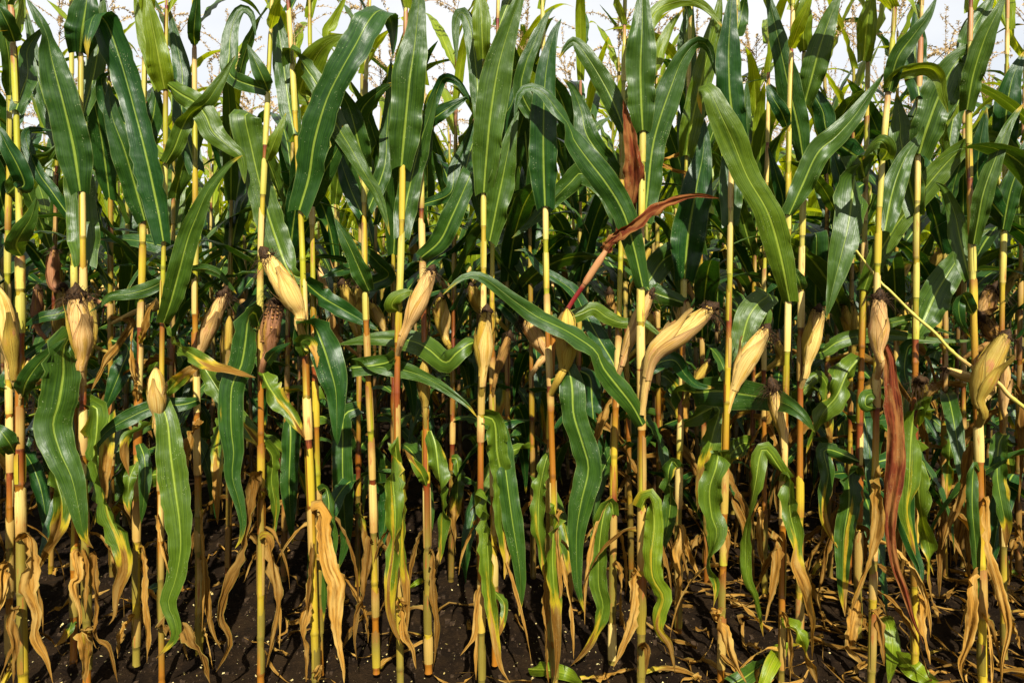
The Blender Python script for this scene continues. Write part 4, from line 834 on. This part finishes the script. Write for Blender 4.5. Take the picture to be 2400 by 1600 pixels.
L('S31', 'c3', [(1450, 330), (1480, 315), (1490, 500), (1500, 650), (1560, 850), (1600, 1000), (1640, 1200), (1600, 1400), (1590, 1565)], 75, 'd', z=(-.02, -.1))
L('S31', 'c3', [(1440, 800), (1410, 785), (1380, 900), (1390, 1100), (1360, 1300), (1310, 1450), (1330, 1565)], 85, 'd')
L('S28', 'c3', [(610, 150), (590, 85), (550, 130), (550, 350), (520, 550), (510, 750), (510, 950), (525, 1115)], 130, 's', dry=-.05)
L('S29', 'c3', [(735, 180), (750, 120), (750, 300), (745, 500), (700, 700), (640, 850), (590, 1000), (565, 1090)], 110, 'd', dry=-.22, z=(-.03, -.1))
L('S28', 'c3', [(610, 530), (640, 510), (680, 540), (660, 640)], 60, 'd')
L('S26', 'c3', [(110, 180), (135, 130), (150, 200), (150, 400), (195, 600), (190, 750), (250, 900), (290, 1050), (310, 1200), (300, 1430)], 110, 's', z=(-.03, -.09), yel=.3)
L('S28', 'c3', [(600, 50), (390, -20), (410, 150), (380, 350), (400, 500), (475, 650)], 105, 's', dry=-.15)
L('S26', 'c3', [(90, 620), (60, 585), (50, 800), (10, 1000), (-20, 1160)], 85, 'd')
L('S26', 'c3', [(95, 1150), (160, 1180), (220, 1250), (280, 1400), (335, 1570)], 95, 's', dry=.1, yel=.5)
L('S26', 'c3', [(90, 1120), (110, 1095), (150, 1250), (150, 1565)], 60, 'd')
L('S28', 'c3', [(610, 1000), (595, 1050), (570, 1200), (560, 1350), (625, 1510)], 95, 'd')
L('S30', 'c3', [(1010, 960), (1035, 1000), (1060, 1200), (1105, 1440)], 75, 'd')
L('S29', 'c3', [(710, 1090), (740, 1075), (770, 1250), (790, 1450)], 80, 'd')
L('S32', 'c3', [(1600, -120), (1570, -50), (1560, 150), (1590, 350), (1620, 500), (1620, 650)], 115, 's', dry=-.15)
L('R19', 'c3', [(1220, -200), (1240, -100), (1230, 100), (1220, 310)], 95, 's')
L('R18', 'c3', [(880, 300), (900, 500), (880, 700), (900, 900)], 80, 'd')
L('R20', 'c3', [(1290, 150), (1310, 400), (1290, 600), (1280, 780)], 95, 'd')
# dry leaves about the feet at the left
L('S2', 'c0', [(130, 600), (190, 550), (210, 750), (200, 900), (250, 1100), (240, 1250), (320, 1400), (360, 1570)], 120, 'd', z=(-.02, -.08), dry=-.1)
L('S2', 'c0', [(120, 1080), (100, 1060), (85, 1200), (110, 1350), (90, 1570)], 75, 'd')
L('S4', 'c0', [(600, 700), (640, 690), (640, 850), (655, 1050), (650, 1250), (740, 1330), (800, 1560)], 70, 'd', z=(0, -.08))
L('S4', 'c0', [(575, 700), (520, 680), (540, 850), (500, 900), (545, 1100), (540, 1200)], 75, 'd')
L('S4', 'c0', [(590, 1220), (575, 1205), (585, 1350), (580, 1570)], 110, 'd', dry=-.22, z=(-.03, -.04))
L('S5', 'c0', [(940, 660), (975, 650), (990, 800), (985, 1000), (1010, 1250), (1000, 1430)], 75, 'd')
L('S5', 'c0', [(910, 1120), (880, 1130), (820, 1250), (800, 1400)], 60, 'd')
L('S6', 'c0', [(1090, 640), (1120, 625), (1150, 800), (1180, 1000), (1220, 1200)], 50, 'd')
L('S6', 'c0', [(1100, 1180), (1240, 1200), (1290, 1290), (1370, 1380), (1430, 1570)], 110, 'd', z=(-.03, -.12), dry=-.1)
L('S7', 'c0', [(1360, 730), (1380, 720), (1400, 900), (1420, 1100), (1450, 1230), (1500, 1330)], 60, 'd')
L('S1', 'c0', [(50, 740), (10, 800), (20, 950), (-10, 1100)], 90, 'd')
L('S3', 'c0', [(490, 1150), (470, 1200), (420, 1280), (370, 1320)], 60, 's')
L('S3', 'c0', [(500, 100), (380, 150), (420, 350), (380, 550), (300, 700), (250, 820)], 120, 's', dry=-.05)
L('S5', 'c0', [(930, 60), (880, 180), (870, 350), (890, 450)], 80, 's', dry=-.1)
L('S5', 'c0', [(950, -60), (985, 60), (980, 300), (960, 480)], 80, 'k')
# ---- ears
E('S2', 'b0', [(85, 930), (60, 800), (20, 560), (-25, 400)], 135, 'c', 0.4)
E('S4', 'b0', [(560, 880), (545, 700), (520, 450)], 165, 'p', 0.95)
E('S3', 'b0', [(620, 840), (625, 700), (618, 500)], 80, 'y', 0.9, dz=(0.0, 0.03))
E('R1', 'b0', [(255, 680), (255, 420)], 85, 'm', 0.8)
E('R2', 'b0', [(378, 400), (370, 160)], 92, 'm', 0.6)
E('R2', 'b0', [(400, 720), (430, 410)], 85, 'o', 0.9)
E('S2', 'b0', [(172, 1060), (190, 910)], 55, 'c', 1.0, dz=(-.02, .02))
E('S6', 'b0', [(1075, 1290), (1072, 1180), (1060, 960)], 135, 'c', 0.35, dz=(-.03, -.04))
E('S7', 'b0', [(1365, 850), (1420, 700), (1530, 450)], 125, 'p', 0.95)
E('R3', 'b0', [(1530, 960), (1550, 800), (1562, 610)], 95, 'y', 0)
E('R2', 'b0', [(1090, 520), (1190, 300)], 90, 'c', 0.3)
E('S10', 'b1', [(295, 590), (220, 450), (60, 190)], 165, 'c', 0.75, dz=(-.05, -.09))
E('S9', 'b1', [(85, 850), (100, 700), (140, 510)], 140, 'm', 0.9, label='rotten ear with torn maroon husk and blackened kernels', open_=True)
E('S14', 'b1', [(1030, 680), (1090, 540), (1195, 300)], 140, 'p', 0.7, dz=(-.05, -.06))
E('S17', 'b1', [(1545, 970), (1550, 800), (1568, 570)], 130, 'y', 0.7)
E('R6', 'b1', [(650, 640), (630, 520), (590, 380)], 95, 'y', 1.0)
E('R6', 'b1', [(705, 620), (700, 400)], 85, 'o', 0.7)
E('R7', 'b1', [(870, 690), (820, 600), (755, 510)], 95, 'y', 0.9)
E('R8', 'b1', [(1280, 740), (1255, 480)], 115, 'y', 0.6)
E('R9', 'b1', [(1530, 560), (1460, 400)], 110, 'y', 0.6)
E('S18', 'b1', [(1640, 990), (1680, 870), (1725, 730)], 65, 'b', 0.9)
E('R6', 'b1', [(520, 740), (520, 600)], 80, 'b', 0)
E('S15', 'b1', [(1150, 1210), (1140, 1050), (1150, 900)], 95, 'o', 0, dz=(-.02, -.02))
E('R10', 'b2', [(225, 870), (160, 750), (80, 615)], 118, 'p', 0.95)
E('S19', 'b2', [(355, 960), (370, 800), (375, 560)], 160, 'y', 0.3, dz=(-.04, -.05))
E('S22', 'b2', [(885, 1280), (915, 1050), (970, 860), (1150, 720), (1360, 555)], 158, 'c', 0.8, dz=(-.02, -.07), body=0.36)
E('S21', 'b2', [(770, 860), (830, 700), (950, 450)], 110, 'p', 0.85)
E('S24', 'b2', [(1525, 1070), (1590, 920), (1730, 700)], 150, 'c', 0.75, dz=(.0, .02))
E('S23', 'b2', [(1250, 1060), (1340, 920)], 70, 'y', 0.8)
E('S23', 'b2', [(1160, 720), (1180, 500)], 115, 'c', 0.5, dz=(.03, .03))
E('R13', 'b2', [(1230, 590), (1300, 460)], 90, 'b', 1.0)
E('R11', 'b2', [(660, 620), (665, 440)], 80, 'b', 0.9)
E('R12', 'b2', [(930, 760), (940, 580)], 85, 'y', 0.6)
E('S27', 'b3', [(265, 930), (300, 760), (345, 560)], 118, 'c', 0.7)
E('R17', 'b3', [(575, 760), (560, 640), (528, 510)], 118, 'y', 0.8)
E('S29', 'b3', [(748, 850), (752, 680), (758, 470)], 142, 'p', 0.9, dz=(-.045, -.045))
E('R18', 'b3', [(960, 880), (930, 720), (880, 530)], 120, 'y', 0.85)
E('S30', 'b3', [(1040, 1170), (1036, 1090), (1034, 1050)], 110, 'o', 1.1, dz=(-.03, -.14), label='ear pointing straight out with a round dark silk end')
E('S31', 'b3', [(1425, 1180), (1480, 1000), (1620, 740)], 170, 'o', 0.6, dz=(-.05, -.07))
E('R20', 'b3', [(1450, 620), (1540, 420)], 118, 'b', 0.95)
E('R20', 'b3', [(1540, 760), (1450, 610)], 118, 'b', 1.0, dz=(-.06, -.1))
E('S31', 'b3', [(1540, 1100), (1400, 1040), (1200, 970)], 75, 'c', 0.9, dz=(.02, .04))
E('S26', 'b3', [(95, 1400), (70, 1280), (25, 1080)], 105, 'c', 1.5, dz=(.0, .0))
E('S29', 'b3', [(690, 1140), (770, 1010)], 90, 'o', 1.0, dz=(.02, .02))
E('S32', 'b3', [(1600, 1240), (1610, 1100), (1630, 930)], 70, 'p', 0.2)
E('R15', 'b3', [(90, 900), (60, 780)], 80, 'y', 0.5)
E('R19', 'b3', [(1130, 720), (1160, 600)], 90, 'y', 0)

# ------------------------------------------------------------------ ground
def vnoise(x, y, seed):
    r = np.random.default_rng(seed).random((256, 256)); xi = np.floor(x).astype(int); yi = np.floor(y).astype(int)
    fx, fy = x - xi, y - yi; fx = fx * fx * (3 - 2 * fx); fy = fy * fy * (3 - 2 * fy)
    g = lambda a, b: r[a % 256, b % 256]
    return (g(xi, yi) * (1 - fx) + g(xi + 1, yi) * fx) * (1 - fy) + (g(xi, yi + 1) * (1 - fx) + g(xi + 1, yi + 1) * fx) * fy - 0.5
def soil_height(x, y):
    near = np.clip(1 - (np.hypot(x, y - 2.5) - 3.2) / 2, 0, 1)
    return (0.035 * vnoise(x * 2.2, y * 2.2, 1) + near * (0.030 * vnoise(x * 9, y * 9, 2) + 0.018 * vnoise(x * 24, y * 24, 3) + 0.010 * vnoise(x * 55, y * 55, 4))) - 0.012
xs = np.concatenate([[-250, -60, -20, -10, -6, -4.5], np.arange(-3.4, 3.41, 0.02), [4.5, 6, 10, 20, 60, 250]])
ys = np.concatenate([[-60, -20, -6, -2, 0, 0.8], np.arange(1.4, 5.2, 0.02), [5.5, 6, 7, 9, 12, 20, 50, 120, 300]])
gx, gy = np.meshgrid(xs, ys, indexing='xy'); gz = soil_height(gx, gy)
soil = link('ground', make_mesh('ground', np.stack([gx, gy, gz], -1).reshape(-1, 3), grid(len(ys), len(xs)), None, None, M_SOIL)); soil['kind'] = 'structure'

# ------------------------------------------------------------------ labels of the second row, then build both rows
r1 = sorted([p for p in PLANTS.values() if p.row == 1], key=lambda p: p.base[0] / p.d)
r2 = sorted([p for p in PLANTS.values() if p.row == 2], key=lambda p: p.base[0] / p.d)
slots = {}
for p in r2:
    a = [q for q in r1 if q.base[0] / q.d <= p.base[0] / p.d]; b = [q for q in r1 if q.base[0] / q.d > p.base[0] / p.d]
    slots.setdefault((a[-1].short if a else None, b[0].short if b else None), []).append(p)
for (a, b), ps in slots.items():
    for i, p in enumerate(ps):
        if a and b:
            if len(ps) == 1: p.label = 'second-row corn plant between %s and %s' % (a, b)
            else: p.label = 'second-row corn plant between %s and %s, %s' % (a, b, 'nearer the former' if i == 0 else 'nearer the latter')
        else: p.label = 'second-row corn plant by %s' % (a or b)
broken = PLANTS['S20']
roots = {}
for p in r1 + r2: roots[p.key] = None

# the snapped plant: its stalk stops at the break and the withered top leans away to the right
def finish_broken(s):
    rng = s.rng; off = s.base; keep = s.line[s.line[:, 2] <= 1.16]; s.line = keep; s.top = keep[-1, 2]
    root = root_at(tuple(s.base), s.label)
    body, sh, _ = stalk_geo(keep - off, s.collars, s.r0, rng, 14)
    link('stalk', make_mesh('stalk', *body, M_STALK), root)
    for g in sh: link('sheath', make_mesh('sheath', *g, M_STALK), root)
    d = s.d; t = [P(*q, d - 0.05 - 0.02 * i) for i, q in enumerate(px('b2', [(318, 660), (420, 500), (500, 385)]))]
    t = [keep[-1]] + t
    p, _, _ = spline(np.array(t) - off, 12)
    cr = np.interp(np.linspace(0, 1, 12), [0, 0.6, 0.95, 1], [0, 1, 1, 0])[:, None]
    o = link('broken_stalk', make_mesh('broken_stalk', *tube(p, np.full(12, 0.0072), 12, np.array(PAL['red']) * cr + np.array(PAL['pink']) * (1 - cr)), M_STALK), root); o['label'] = 'snapped red upper stalk leaning right'
    t2 = [P(*q, d - 0.09 - 0.01 * i) for i, q in enumerate(px('b2', [(494, 392), (560, 290), (640, 168)]))]
    p2, _, _ = spline(np.array(t2) - off, 10)
    link('sheath', make_mesh('sheath', *tube(p2, np.interp(np.linspace(0, 1, 10), [0, 0.1, 0.7, 1], [0.0078, 0.0105, 0.011, 0.007]), 12, np.full((10, 3), PAL['pink'])), M_STALK), root)
    for pts, w, k in (([(640, 170), (690, 90), (760, 40), (860, -20), (950, -100), (1090, -170), (1250, -210), (1410, -190)], 76, 'r'), ([(640, 170), (670, 110), (720, 60), (710, 10)], 75, 'r')):
        q = np.array([P(*c, d - 0.11 - 0.004 * i) for i, c in enumerate(px('b2', pts))])
        link('leaf', make_mesh('leaf', *leaf_geo(q - off, w * K * d / F, k, rng, 30, 8, EYEP - off), M_RED), root)['label'] = 'withered red leaf of the snapped top'
    for pts, w, k, tw, kw in s.leaves:
        link('leaf', make_mesh('leaf', *leaf_geo(pts - off, w, k, rng, 34, 10, EYEP - off, tw, **kw), M_LEAF), root)
    for e in s.ears: build_ear(root, off, *e[:6], rng, e[6])
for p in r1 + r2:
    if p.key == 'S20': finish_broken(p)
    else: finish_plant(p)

# the pale broken stem lying slantwise through the plants at the right
def slanting_stem():
    pts = px('b3', [(600, 165), (760, 375), (830, 440), (990, 600), (1130, 720), (1250, 850), (1400, 965), (1560, 1060), (1640, 1150), (1780, 1260)])
    q = np.array([P(x, y, 2.09 - 0.012 * min(i, 4) + 0.0) for i, (x, y) in enumerate(pts)]); b = q[0].copy()
    root = root_at(tuple(b), 'pale broken stem slanting down across the ears towards the right edge', None, 'broken_stem', 'broken stem')
    p, _, L_ = spline(q - b, 60); t = np.linspace(0, 1, 60); r = 0.0034 + 0.0026 * t
    for k in (0.16, 0.36, 0.58, 0.79, 0.92): r = r + 0.0018 * np.exp(-((t - k) / 0.008) ** 2)
    link('stem', make_mesh('stem', *tube(p, r, 10, np.full((60, 3), PAL['pale'])), M_STALK), root)
    for k0, k1 in ((0.60, 0.78), (0.8, 0.9)):
        i0, i1 = int(k0 * 60), int(k1 * 60)
        link('sheath', make_mesh('sheath', *tube(p[i0:i1], r[i0:i1] + 0.0012, 10, np.full((i1 - i0, 3), PAL['cream']), arc=0.8, phase=1.0), M_STALK), root)
slanting_stem()

# ------------------------------------------------------------------ the field behind: whole plants, copied row by row
def make_proto(i, far=False):
    rng = np.random.default_rng(500 + i); top = rng.uniform(2.1, 2.38) if far else rng.uniform(2.0, 2.25); n = 26
    line = np.stack([0.02 * wob(n, rng, 3) * np.linspace(0, 1, n) + rng.normal(0, 0.03) * np.linspace(0, 1, n), 0.02 * wob(n, rng, 3) * np.linspace(0, 1, n) + rng.normal(0, 0.03) * np.linspace(0, 1, n), np.linspace(0, top, n)], 1)
    z = rng.uniform(0.12, 0.2); az = rng.uniform(0, 6.28); collars, leaves = [], []
    while z < top - 0.05:
        p, w, k = natural_leaf(z / top, z, az + rng.normal(0, 0.45), rng)
        if far and z > 1.2 and k in 'gkl' and rng.random() < (z - 0.9) * 1.3: k = 'y'
        ax = [np.interp(z, line[:, 2], line[:, c]) for c in (0, 1)]; p = p + np.array([ax[0], ax[1], 0])
        leaves.append((p, w, k)); collars.append(z); az += np.pi; z += rng.uniform(0.10, 0.145) if z < 1.5 else rng.uniform(0.14, 0.2) if far else rng.uniform(0.15, 0.21)
    body, _, _ = stalk_geo(line, collars, rng.uniform(0.0095, 0.012), rng, 8, sheaths=False)
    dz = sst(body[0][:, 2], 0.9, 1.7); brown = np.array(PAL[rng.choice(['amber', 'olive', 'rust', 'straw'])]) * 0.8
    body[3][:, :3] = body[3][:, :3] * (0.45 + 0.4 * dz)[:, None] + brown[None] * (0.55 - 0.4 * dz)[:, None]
    body[3][:, :3] *= np.array([0.72, 0.74, 0.6]) * (0.62 + 0.38 * dz)[:, None]  # darker towards the foot: shade between the rows put into the stalk colour
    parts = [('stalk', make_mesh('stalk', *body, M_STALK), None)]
    for p, w, k in leaves: parts.append(('leaf', make_mesh('leaf', *leaf_geo(p, w, k, rng, 16, 6, yel=0.9 * rng.uniform(0.75, 1.1) if far and k == 'y' else None, rn=rng.uniform(0, 0.35) if k == 'd' else None), M_LEAF), None))  # low rn darkens dry leaves: shade of the deep rows put into their tint
    ze = rng.uniform(0.98, 1.22); a = rng.uniform(0, 6.28); tilt = rng.uniform(0.25, 0.6); d = np.array([math.cos(a) * math.sin(tilt), math.sin(a) * math.sin(tilt), math.cos(tilt)])
    b = np.array([np.interp(ze, line[:, 2], line[:, 0]), np.interp(ze, line[:, 2], line[:, 1]), ze])
    path = np.array([b, b + d * 0.06 + [0, 0, .03], b + d * 0.14, b + d * 0.30])
    g, fl, p, R = ear_geo(path, rng.uniform(0.045, 0.056), rng.choice(['c', 'y', 'p', 'y', 'b', 'o']), rng, 0.3, 14, 12)
    sk = silk_geo(p[-1], p[-1] - p[-4], R * 0.6, rng, 24)
    parts.append(('ear', make_mesh('ear', *g, M_HUSK), [('husk_leaf', make_mesh('husk_leaf', *fl[0], M_HUSK)), ('silk', make_mesh('silk', *sk, M_SILK))]))
    parts.append(('tassel', make_mesh('tassel', *tassel_geo(line[-1], rng, rng.uniform(0.3, 0.4)), M_TASSEL), None))
    return parts
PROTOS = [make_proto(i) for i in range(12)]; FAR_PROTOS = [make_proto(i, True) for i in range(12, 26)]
DEEP = 'corn plant deep in the field, in the crowded shade behind the first two rows'
def place(parts, loc, rz, sc, label=DEEP, group='corn plants deep in the field'):
    r = root_at(loc, label, group, rz=rz); r.scale = (sc, sc, sc)
    for name, me, kids in parts:
        o = link(name, me, r)
        for kn, km in kids or (): link(kn, km, o)
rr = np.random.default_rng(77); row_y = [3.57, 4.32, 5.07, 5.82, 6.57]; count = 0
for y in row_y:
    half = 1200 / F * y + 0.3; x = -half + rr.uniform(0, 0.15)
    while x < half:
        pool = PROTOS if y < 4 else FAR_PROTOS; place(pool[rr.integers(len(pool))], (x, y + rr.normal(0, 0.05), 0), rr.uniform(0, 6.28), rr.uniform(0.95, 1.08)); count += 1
        x += rr.uniform(0.16, 0.25)
for y in (2.1, 2.82):                                  # the first two rows go on past both edges of the picture
    e = 1200 / F * y + 0.06
    for sgn in (-1, 1):
        x = e + 0.1
        while x < e + 0.75:
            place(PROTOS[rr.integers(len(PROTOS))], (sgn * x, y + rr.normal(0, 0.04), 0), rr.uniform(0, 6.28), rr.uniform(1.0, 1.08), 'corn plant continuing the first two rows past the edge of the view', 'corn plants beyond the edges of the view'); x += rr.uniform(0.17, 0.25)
# beyond those, the rest of the field as one mass
def far_field():
    gs_leaf, gs_st, gs_ta = [], [], []; rng = np.random.default_rng(9); base = []
    for i in range(10):
        top = rng.uniform(2.1, 2.4); z = 0.5; az = rng.uniform(0, 6.28); lv = []
        while z < top:
            p, w, k = natural_leaf(z / top, z, az + rng.normal(0, 0.5), rng); k = 'y' if z > 1.2 else k; lv.append(leaf_geo(p, w, k, rng, 10, 2)); az += np.pi; z += 0.17
        st = tube(np.stack([np.zeros(5), np.zeros(5), np.linspace(0, top, 5)], 1), np.linspace(0.011, 0.004, 5), 5, np.array([stalk_color(q, rng) for q in np.linspace(0, top, 5)]))
        base.append((join(lv), st, tassel_geo(np.array([0, 0, top]), rng, 0.34, False)))
    y = 7.32
    while y < 16:
        half = 1200 / F * y + 0.6; x = -half
        while x < half:
            b = base[rng.integers(10)]; a = rng.uniform(0, 6.28); s = rng.uniform(0.95, 1.1); Rm = np.array([[math.cos(a), -math.sin(a), 0], [math.sin(a), math.cos(a), 0], [0, 0, 1]]).T
            off = np.array([x, y + rng.normal(0, 0.05), 0])
            for src, dst in zip(b, (gs_leaf, gs_st, gs_ta)): dst.append((src[0] @ Rm * s + off, src[1], src[2], src[3]))
            x += rng.uniform(0.18, 0.28)
        y += 0.75
    me = None; root = bpy.data.objects.new('corn_field', None)
    V, Q, U, C, mi, k = [], [], [], [], [], 0
    for m, gs in enumerate((gs_leaf, gs_st, gs_ta)):
        v, q, u, c = join(gs); V.append(v); Q.append(q + k); U.append(u); C.append(c); mi.append(np.full(len(q), m)); k += len(v)
    me = make_mesh('corn_field', np.concatenate(V), np.concatenate(Q), np.concatenate(U), np.concatenate(C))
    for m in (M_LEAF, M_STALK, M_TASSEL): me.materials.append(m)
    me.polygons.foreach_set('material_index', np.concatenate(mi).astype(np.int32))
    o = link('corn_field', me); o['kind'] = 'stuff'; o['label'] = 'far rows of tall yellow-green corn fading into one mass'; o['category'] = 'corn field'
far_field()

# ------------------------------------------------------------------ litter on the soil
def scatter(n, box, rng, bias=1.0):
    x = rng.uniform(box[0], box[1], n); y = box[2] + (box[3] - box[2]) * rng.random(n) ** bias
    return np.stack([x, y, soil_height(x, y)], 1)
rng = np.random.default_rng(5)
gs = [blob(p + [0, 0, 0.002], s, rng) for p, s in zip(scatter(9000, (-2.4, 2.6, 1.5, 4.0), rng, 1.5), 0.0025 + 0.010 * rng.random(9000) ** 4)]
v, q, u, c = join(gs); o = link('soil_crumbs', make_mesh('soil_crumbs', v, q, u, c, M_CLOD, False)); o['kind'] = 'stuff'
def flake(p, r, rng):
    a = rng.uniform(0, 6.28); d = np.array([math.cos(a), math.sin(a), rng.normal(0, 0.35)]); e = np.array([-d[1], d[0], rng.normal(0, 0.35)])
    k = rng.uniform(0.35, 1.0); return (p + np.array([d * r, e * r * k, -d * r * rng.uniform(0.5, 1), -e * r * k]) + [0, 0, r * 0.45 + 0.001], np.array([[0, 1, 2, 3]]), np.zeros((4, 2)), np.ones((4, 4)))
pts = np.vstack([scatter(1700, (-1.9, 0.6, 1.75, 2.75), rng, 1.6), scatter(800, (-1.9, 2.2, 1.75, 4.2), rng, 1.3)])
gs = [flake(p, 0.0012 + 0.0055 * rng.random() ** 3.5, rng) for p in pts]
v, q, u, c = join(gs); o = link('chaff', make_mesh('chaff', v, q, u, c, M_CHAFF, False)); o['kind'] = 'stuff'
# shredded straw and leaf scraps, too many to count
gs = []
for p in np.vstack([scatter(230, (-2.2, 2.4, 1.8, 4.2), rng, 1.3), scatter(420, (0.5, 2.6, 1.85, 3.8), rng, 1.2)]):
    a = rng.uniform(0, 6.28); ln = rng.uniform(0.05, 0.28); n = 5; s = np.linspace(-0.5, 0.5, n)
    x = p[0] + math.cos(a) * s * ln + rng.normal(0, 0.01, n); y = p[1] + math.sin(a) * s * ln + rng.normal(0, 0.01, n)
    q = np.stack([x, y, soil_height(x, y) + 0.008 + 0.02 * rng.random() + 0.02 * np.abs(rng.normal(0, 1)) * (s + 0.5)], 1)
    gs.append(leaf_geo(q, rng.uniform(0.005, 0.026), 'd', rng, 10, 2))
v, q, u, c = join(gs); o = link('straw_litter', make_mesh('straw_litter', v, q, u, c, M_LEAF)); o['kind'] = 'stuff'
# larger fallen leaves, one by one
def fallen(reg, pts, w, kind, label, lift=0.02, yel=None, dry=None):
    q = []
    for i, (x, y) in enumerate(px(reg, pts)):
        d = F * EYE / (y - HORIZON); p = P(x, y, d); k = 1 - lift / EYE * (1 + 0.5 * math.sin(2.2 * i))
        q.append(np.array([p[0] * k, p[1] * k, lift * (1 + 0.5 * math.sin(2.2 * i)) + soil_height(p[0], p[1])]))
    q = np.array(q); d = q[:, 1].mean()
    me = make_mesh('fallen_leaf', *leaf_geo(q - q[0], w * K * d / F, kind, np.random.default_rng(hash_(label)), 26, 8, EYEP - q[0], yel=yel, dry=dry), M_LEAF)
    o = link('fallen_leaf', me); o.location = q[0]; o['label'] = label; o['category'] = 'fallen leaf'
fallen('c3', [(870, 1270), (980, 1400), (1090, 1500), (1200, 1620)], 130, 'y', 'fallen pale green leaf with a straw streak lying at the bottom, near the right', 0.04, 0.7, 0.06)
fallen('c3', [(780, 1030), (820, 1150), (850, 1300), (820, 1560)], 90, 'y', 'narrow bright green fallen leaf propped upright beside the yellow stalk foot', 0.05, 0.5)
fallen('c2', [(110, 1410), (260, 1460), (380, 1520), (480, 1590)], 95, 'y', 'light green fallen leaf at the foot of the ragged leaf wrapped stem', 0.04, 0.6)
fallen('c2', [(1500, 1570), (1600, 1490), (1700, 1420), (1742, 1380)], 110, 'g', 'dark green fallen leaf with white midrib at the bottom edge', 0.05, 0.1)
fallen('c3', [(-30, 1560), (40, 1420), (120, 1330), (220, 1270)], 100, 'y', 'yellow and green fallen leaf heaped at the foot of the silk mop plant', 0.06, 0.8, 0.2)
fallen('c0', [(990, 910), (1080, 890), (1180, 850), (1260, 820)], 60, 'g', 'green fallen leaf on dark soil behind the small pointed ear plant', 0.02)
fallen('c2', [(470, 1560), (620, 1530), (760, 1500), (850, 1480)], 60, 'd', 'flat straw coloured leaf lying left of the thick stalk foot', 0.02, dry=-.2)
fallen('c2', [(900, 1500), (1030, 1480), (1180, 1500), (1300, 1540)], 50, 'd', 'long dry leaf lying right of the thick stalk foot', 0.02, dry=-.2)
fallen('c3', [(1080, 1300), (1180, 1290), (1300, 1270), (1350, 1220)], 28, 'd', 'thin bent straw on the bare soil left of the rusty right stalk', 0.02, dry=-.2)
fallen('c3', [(1090, 1320), (1230, 1400), (1380, 1460), (1500, 1500)], 35, 'd', 'long straw lying slantwise before the rusty right stalk', 0.015, dry=-.1)
fallen('c3', [(1580, 930), (1640, 980), (1742, 1050)], 35, 'd', 'yellow straw lying on soil at the right edge', 0.02, dry=-.2)
fallen('c3', [(1600, 730), (1650, 780), (1742, 810)], 70, 's', 'broad yellowed leaf on the shaded soil at the right edge', 0.03, yel=.5)
fallen('c1', [(200, 1100), (260, 1140), (340, 1060), (300, 1040)], 36, 'd', 'small crumpled straw scrap left of the double stalk', 0.02, dry=-.2)
fallen('c1', [(60, 1330), (110, 1440), (200, 1490), (300, 1530)], 22, 'd', 'thin straw curving over soil beside the orange stalk foot', 0.02)
fallen('c1', [(1040, 930), (1100, 890), (1150, 860)], 40, 's', 'small green and yellow scrap leaning on the loose sheath plant', 0.05, yel=.5)
fallen('c0', [(20, 1590), (60, 1480), (100, 1350)], 60, 'd', 'pale dry leaf lying against the foot of the thick yellow stalk', 0.05, dry=-.3)
fallen('c1', [(1360, 1520), (1430, 1490), (1490, 1450)], 14, 'd', 'thin grey twig of straw before the side silk plant', 0.01)
fallen('c3', [(340, 1030), (430, 1120), (520, 1170)], 30, 'd', 'brown straw lying in the tangle left of the olive stalk', 0.04)
fallen('c3', [(300, 800), (340, 730), (420, 690), (480, 660)], 45, 'd', 'bent yellow straw leaf arching over the tangle of dry leaves', 0.12, dry=-.3)
fallen('c3', [(1020, 1440), (1130, 1450), (1240, 1460)], 60, 'd', 'flat brown dry leaf on soil under the maroon leaf tip', 0.015)
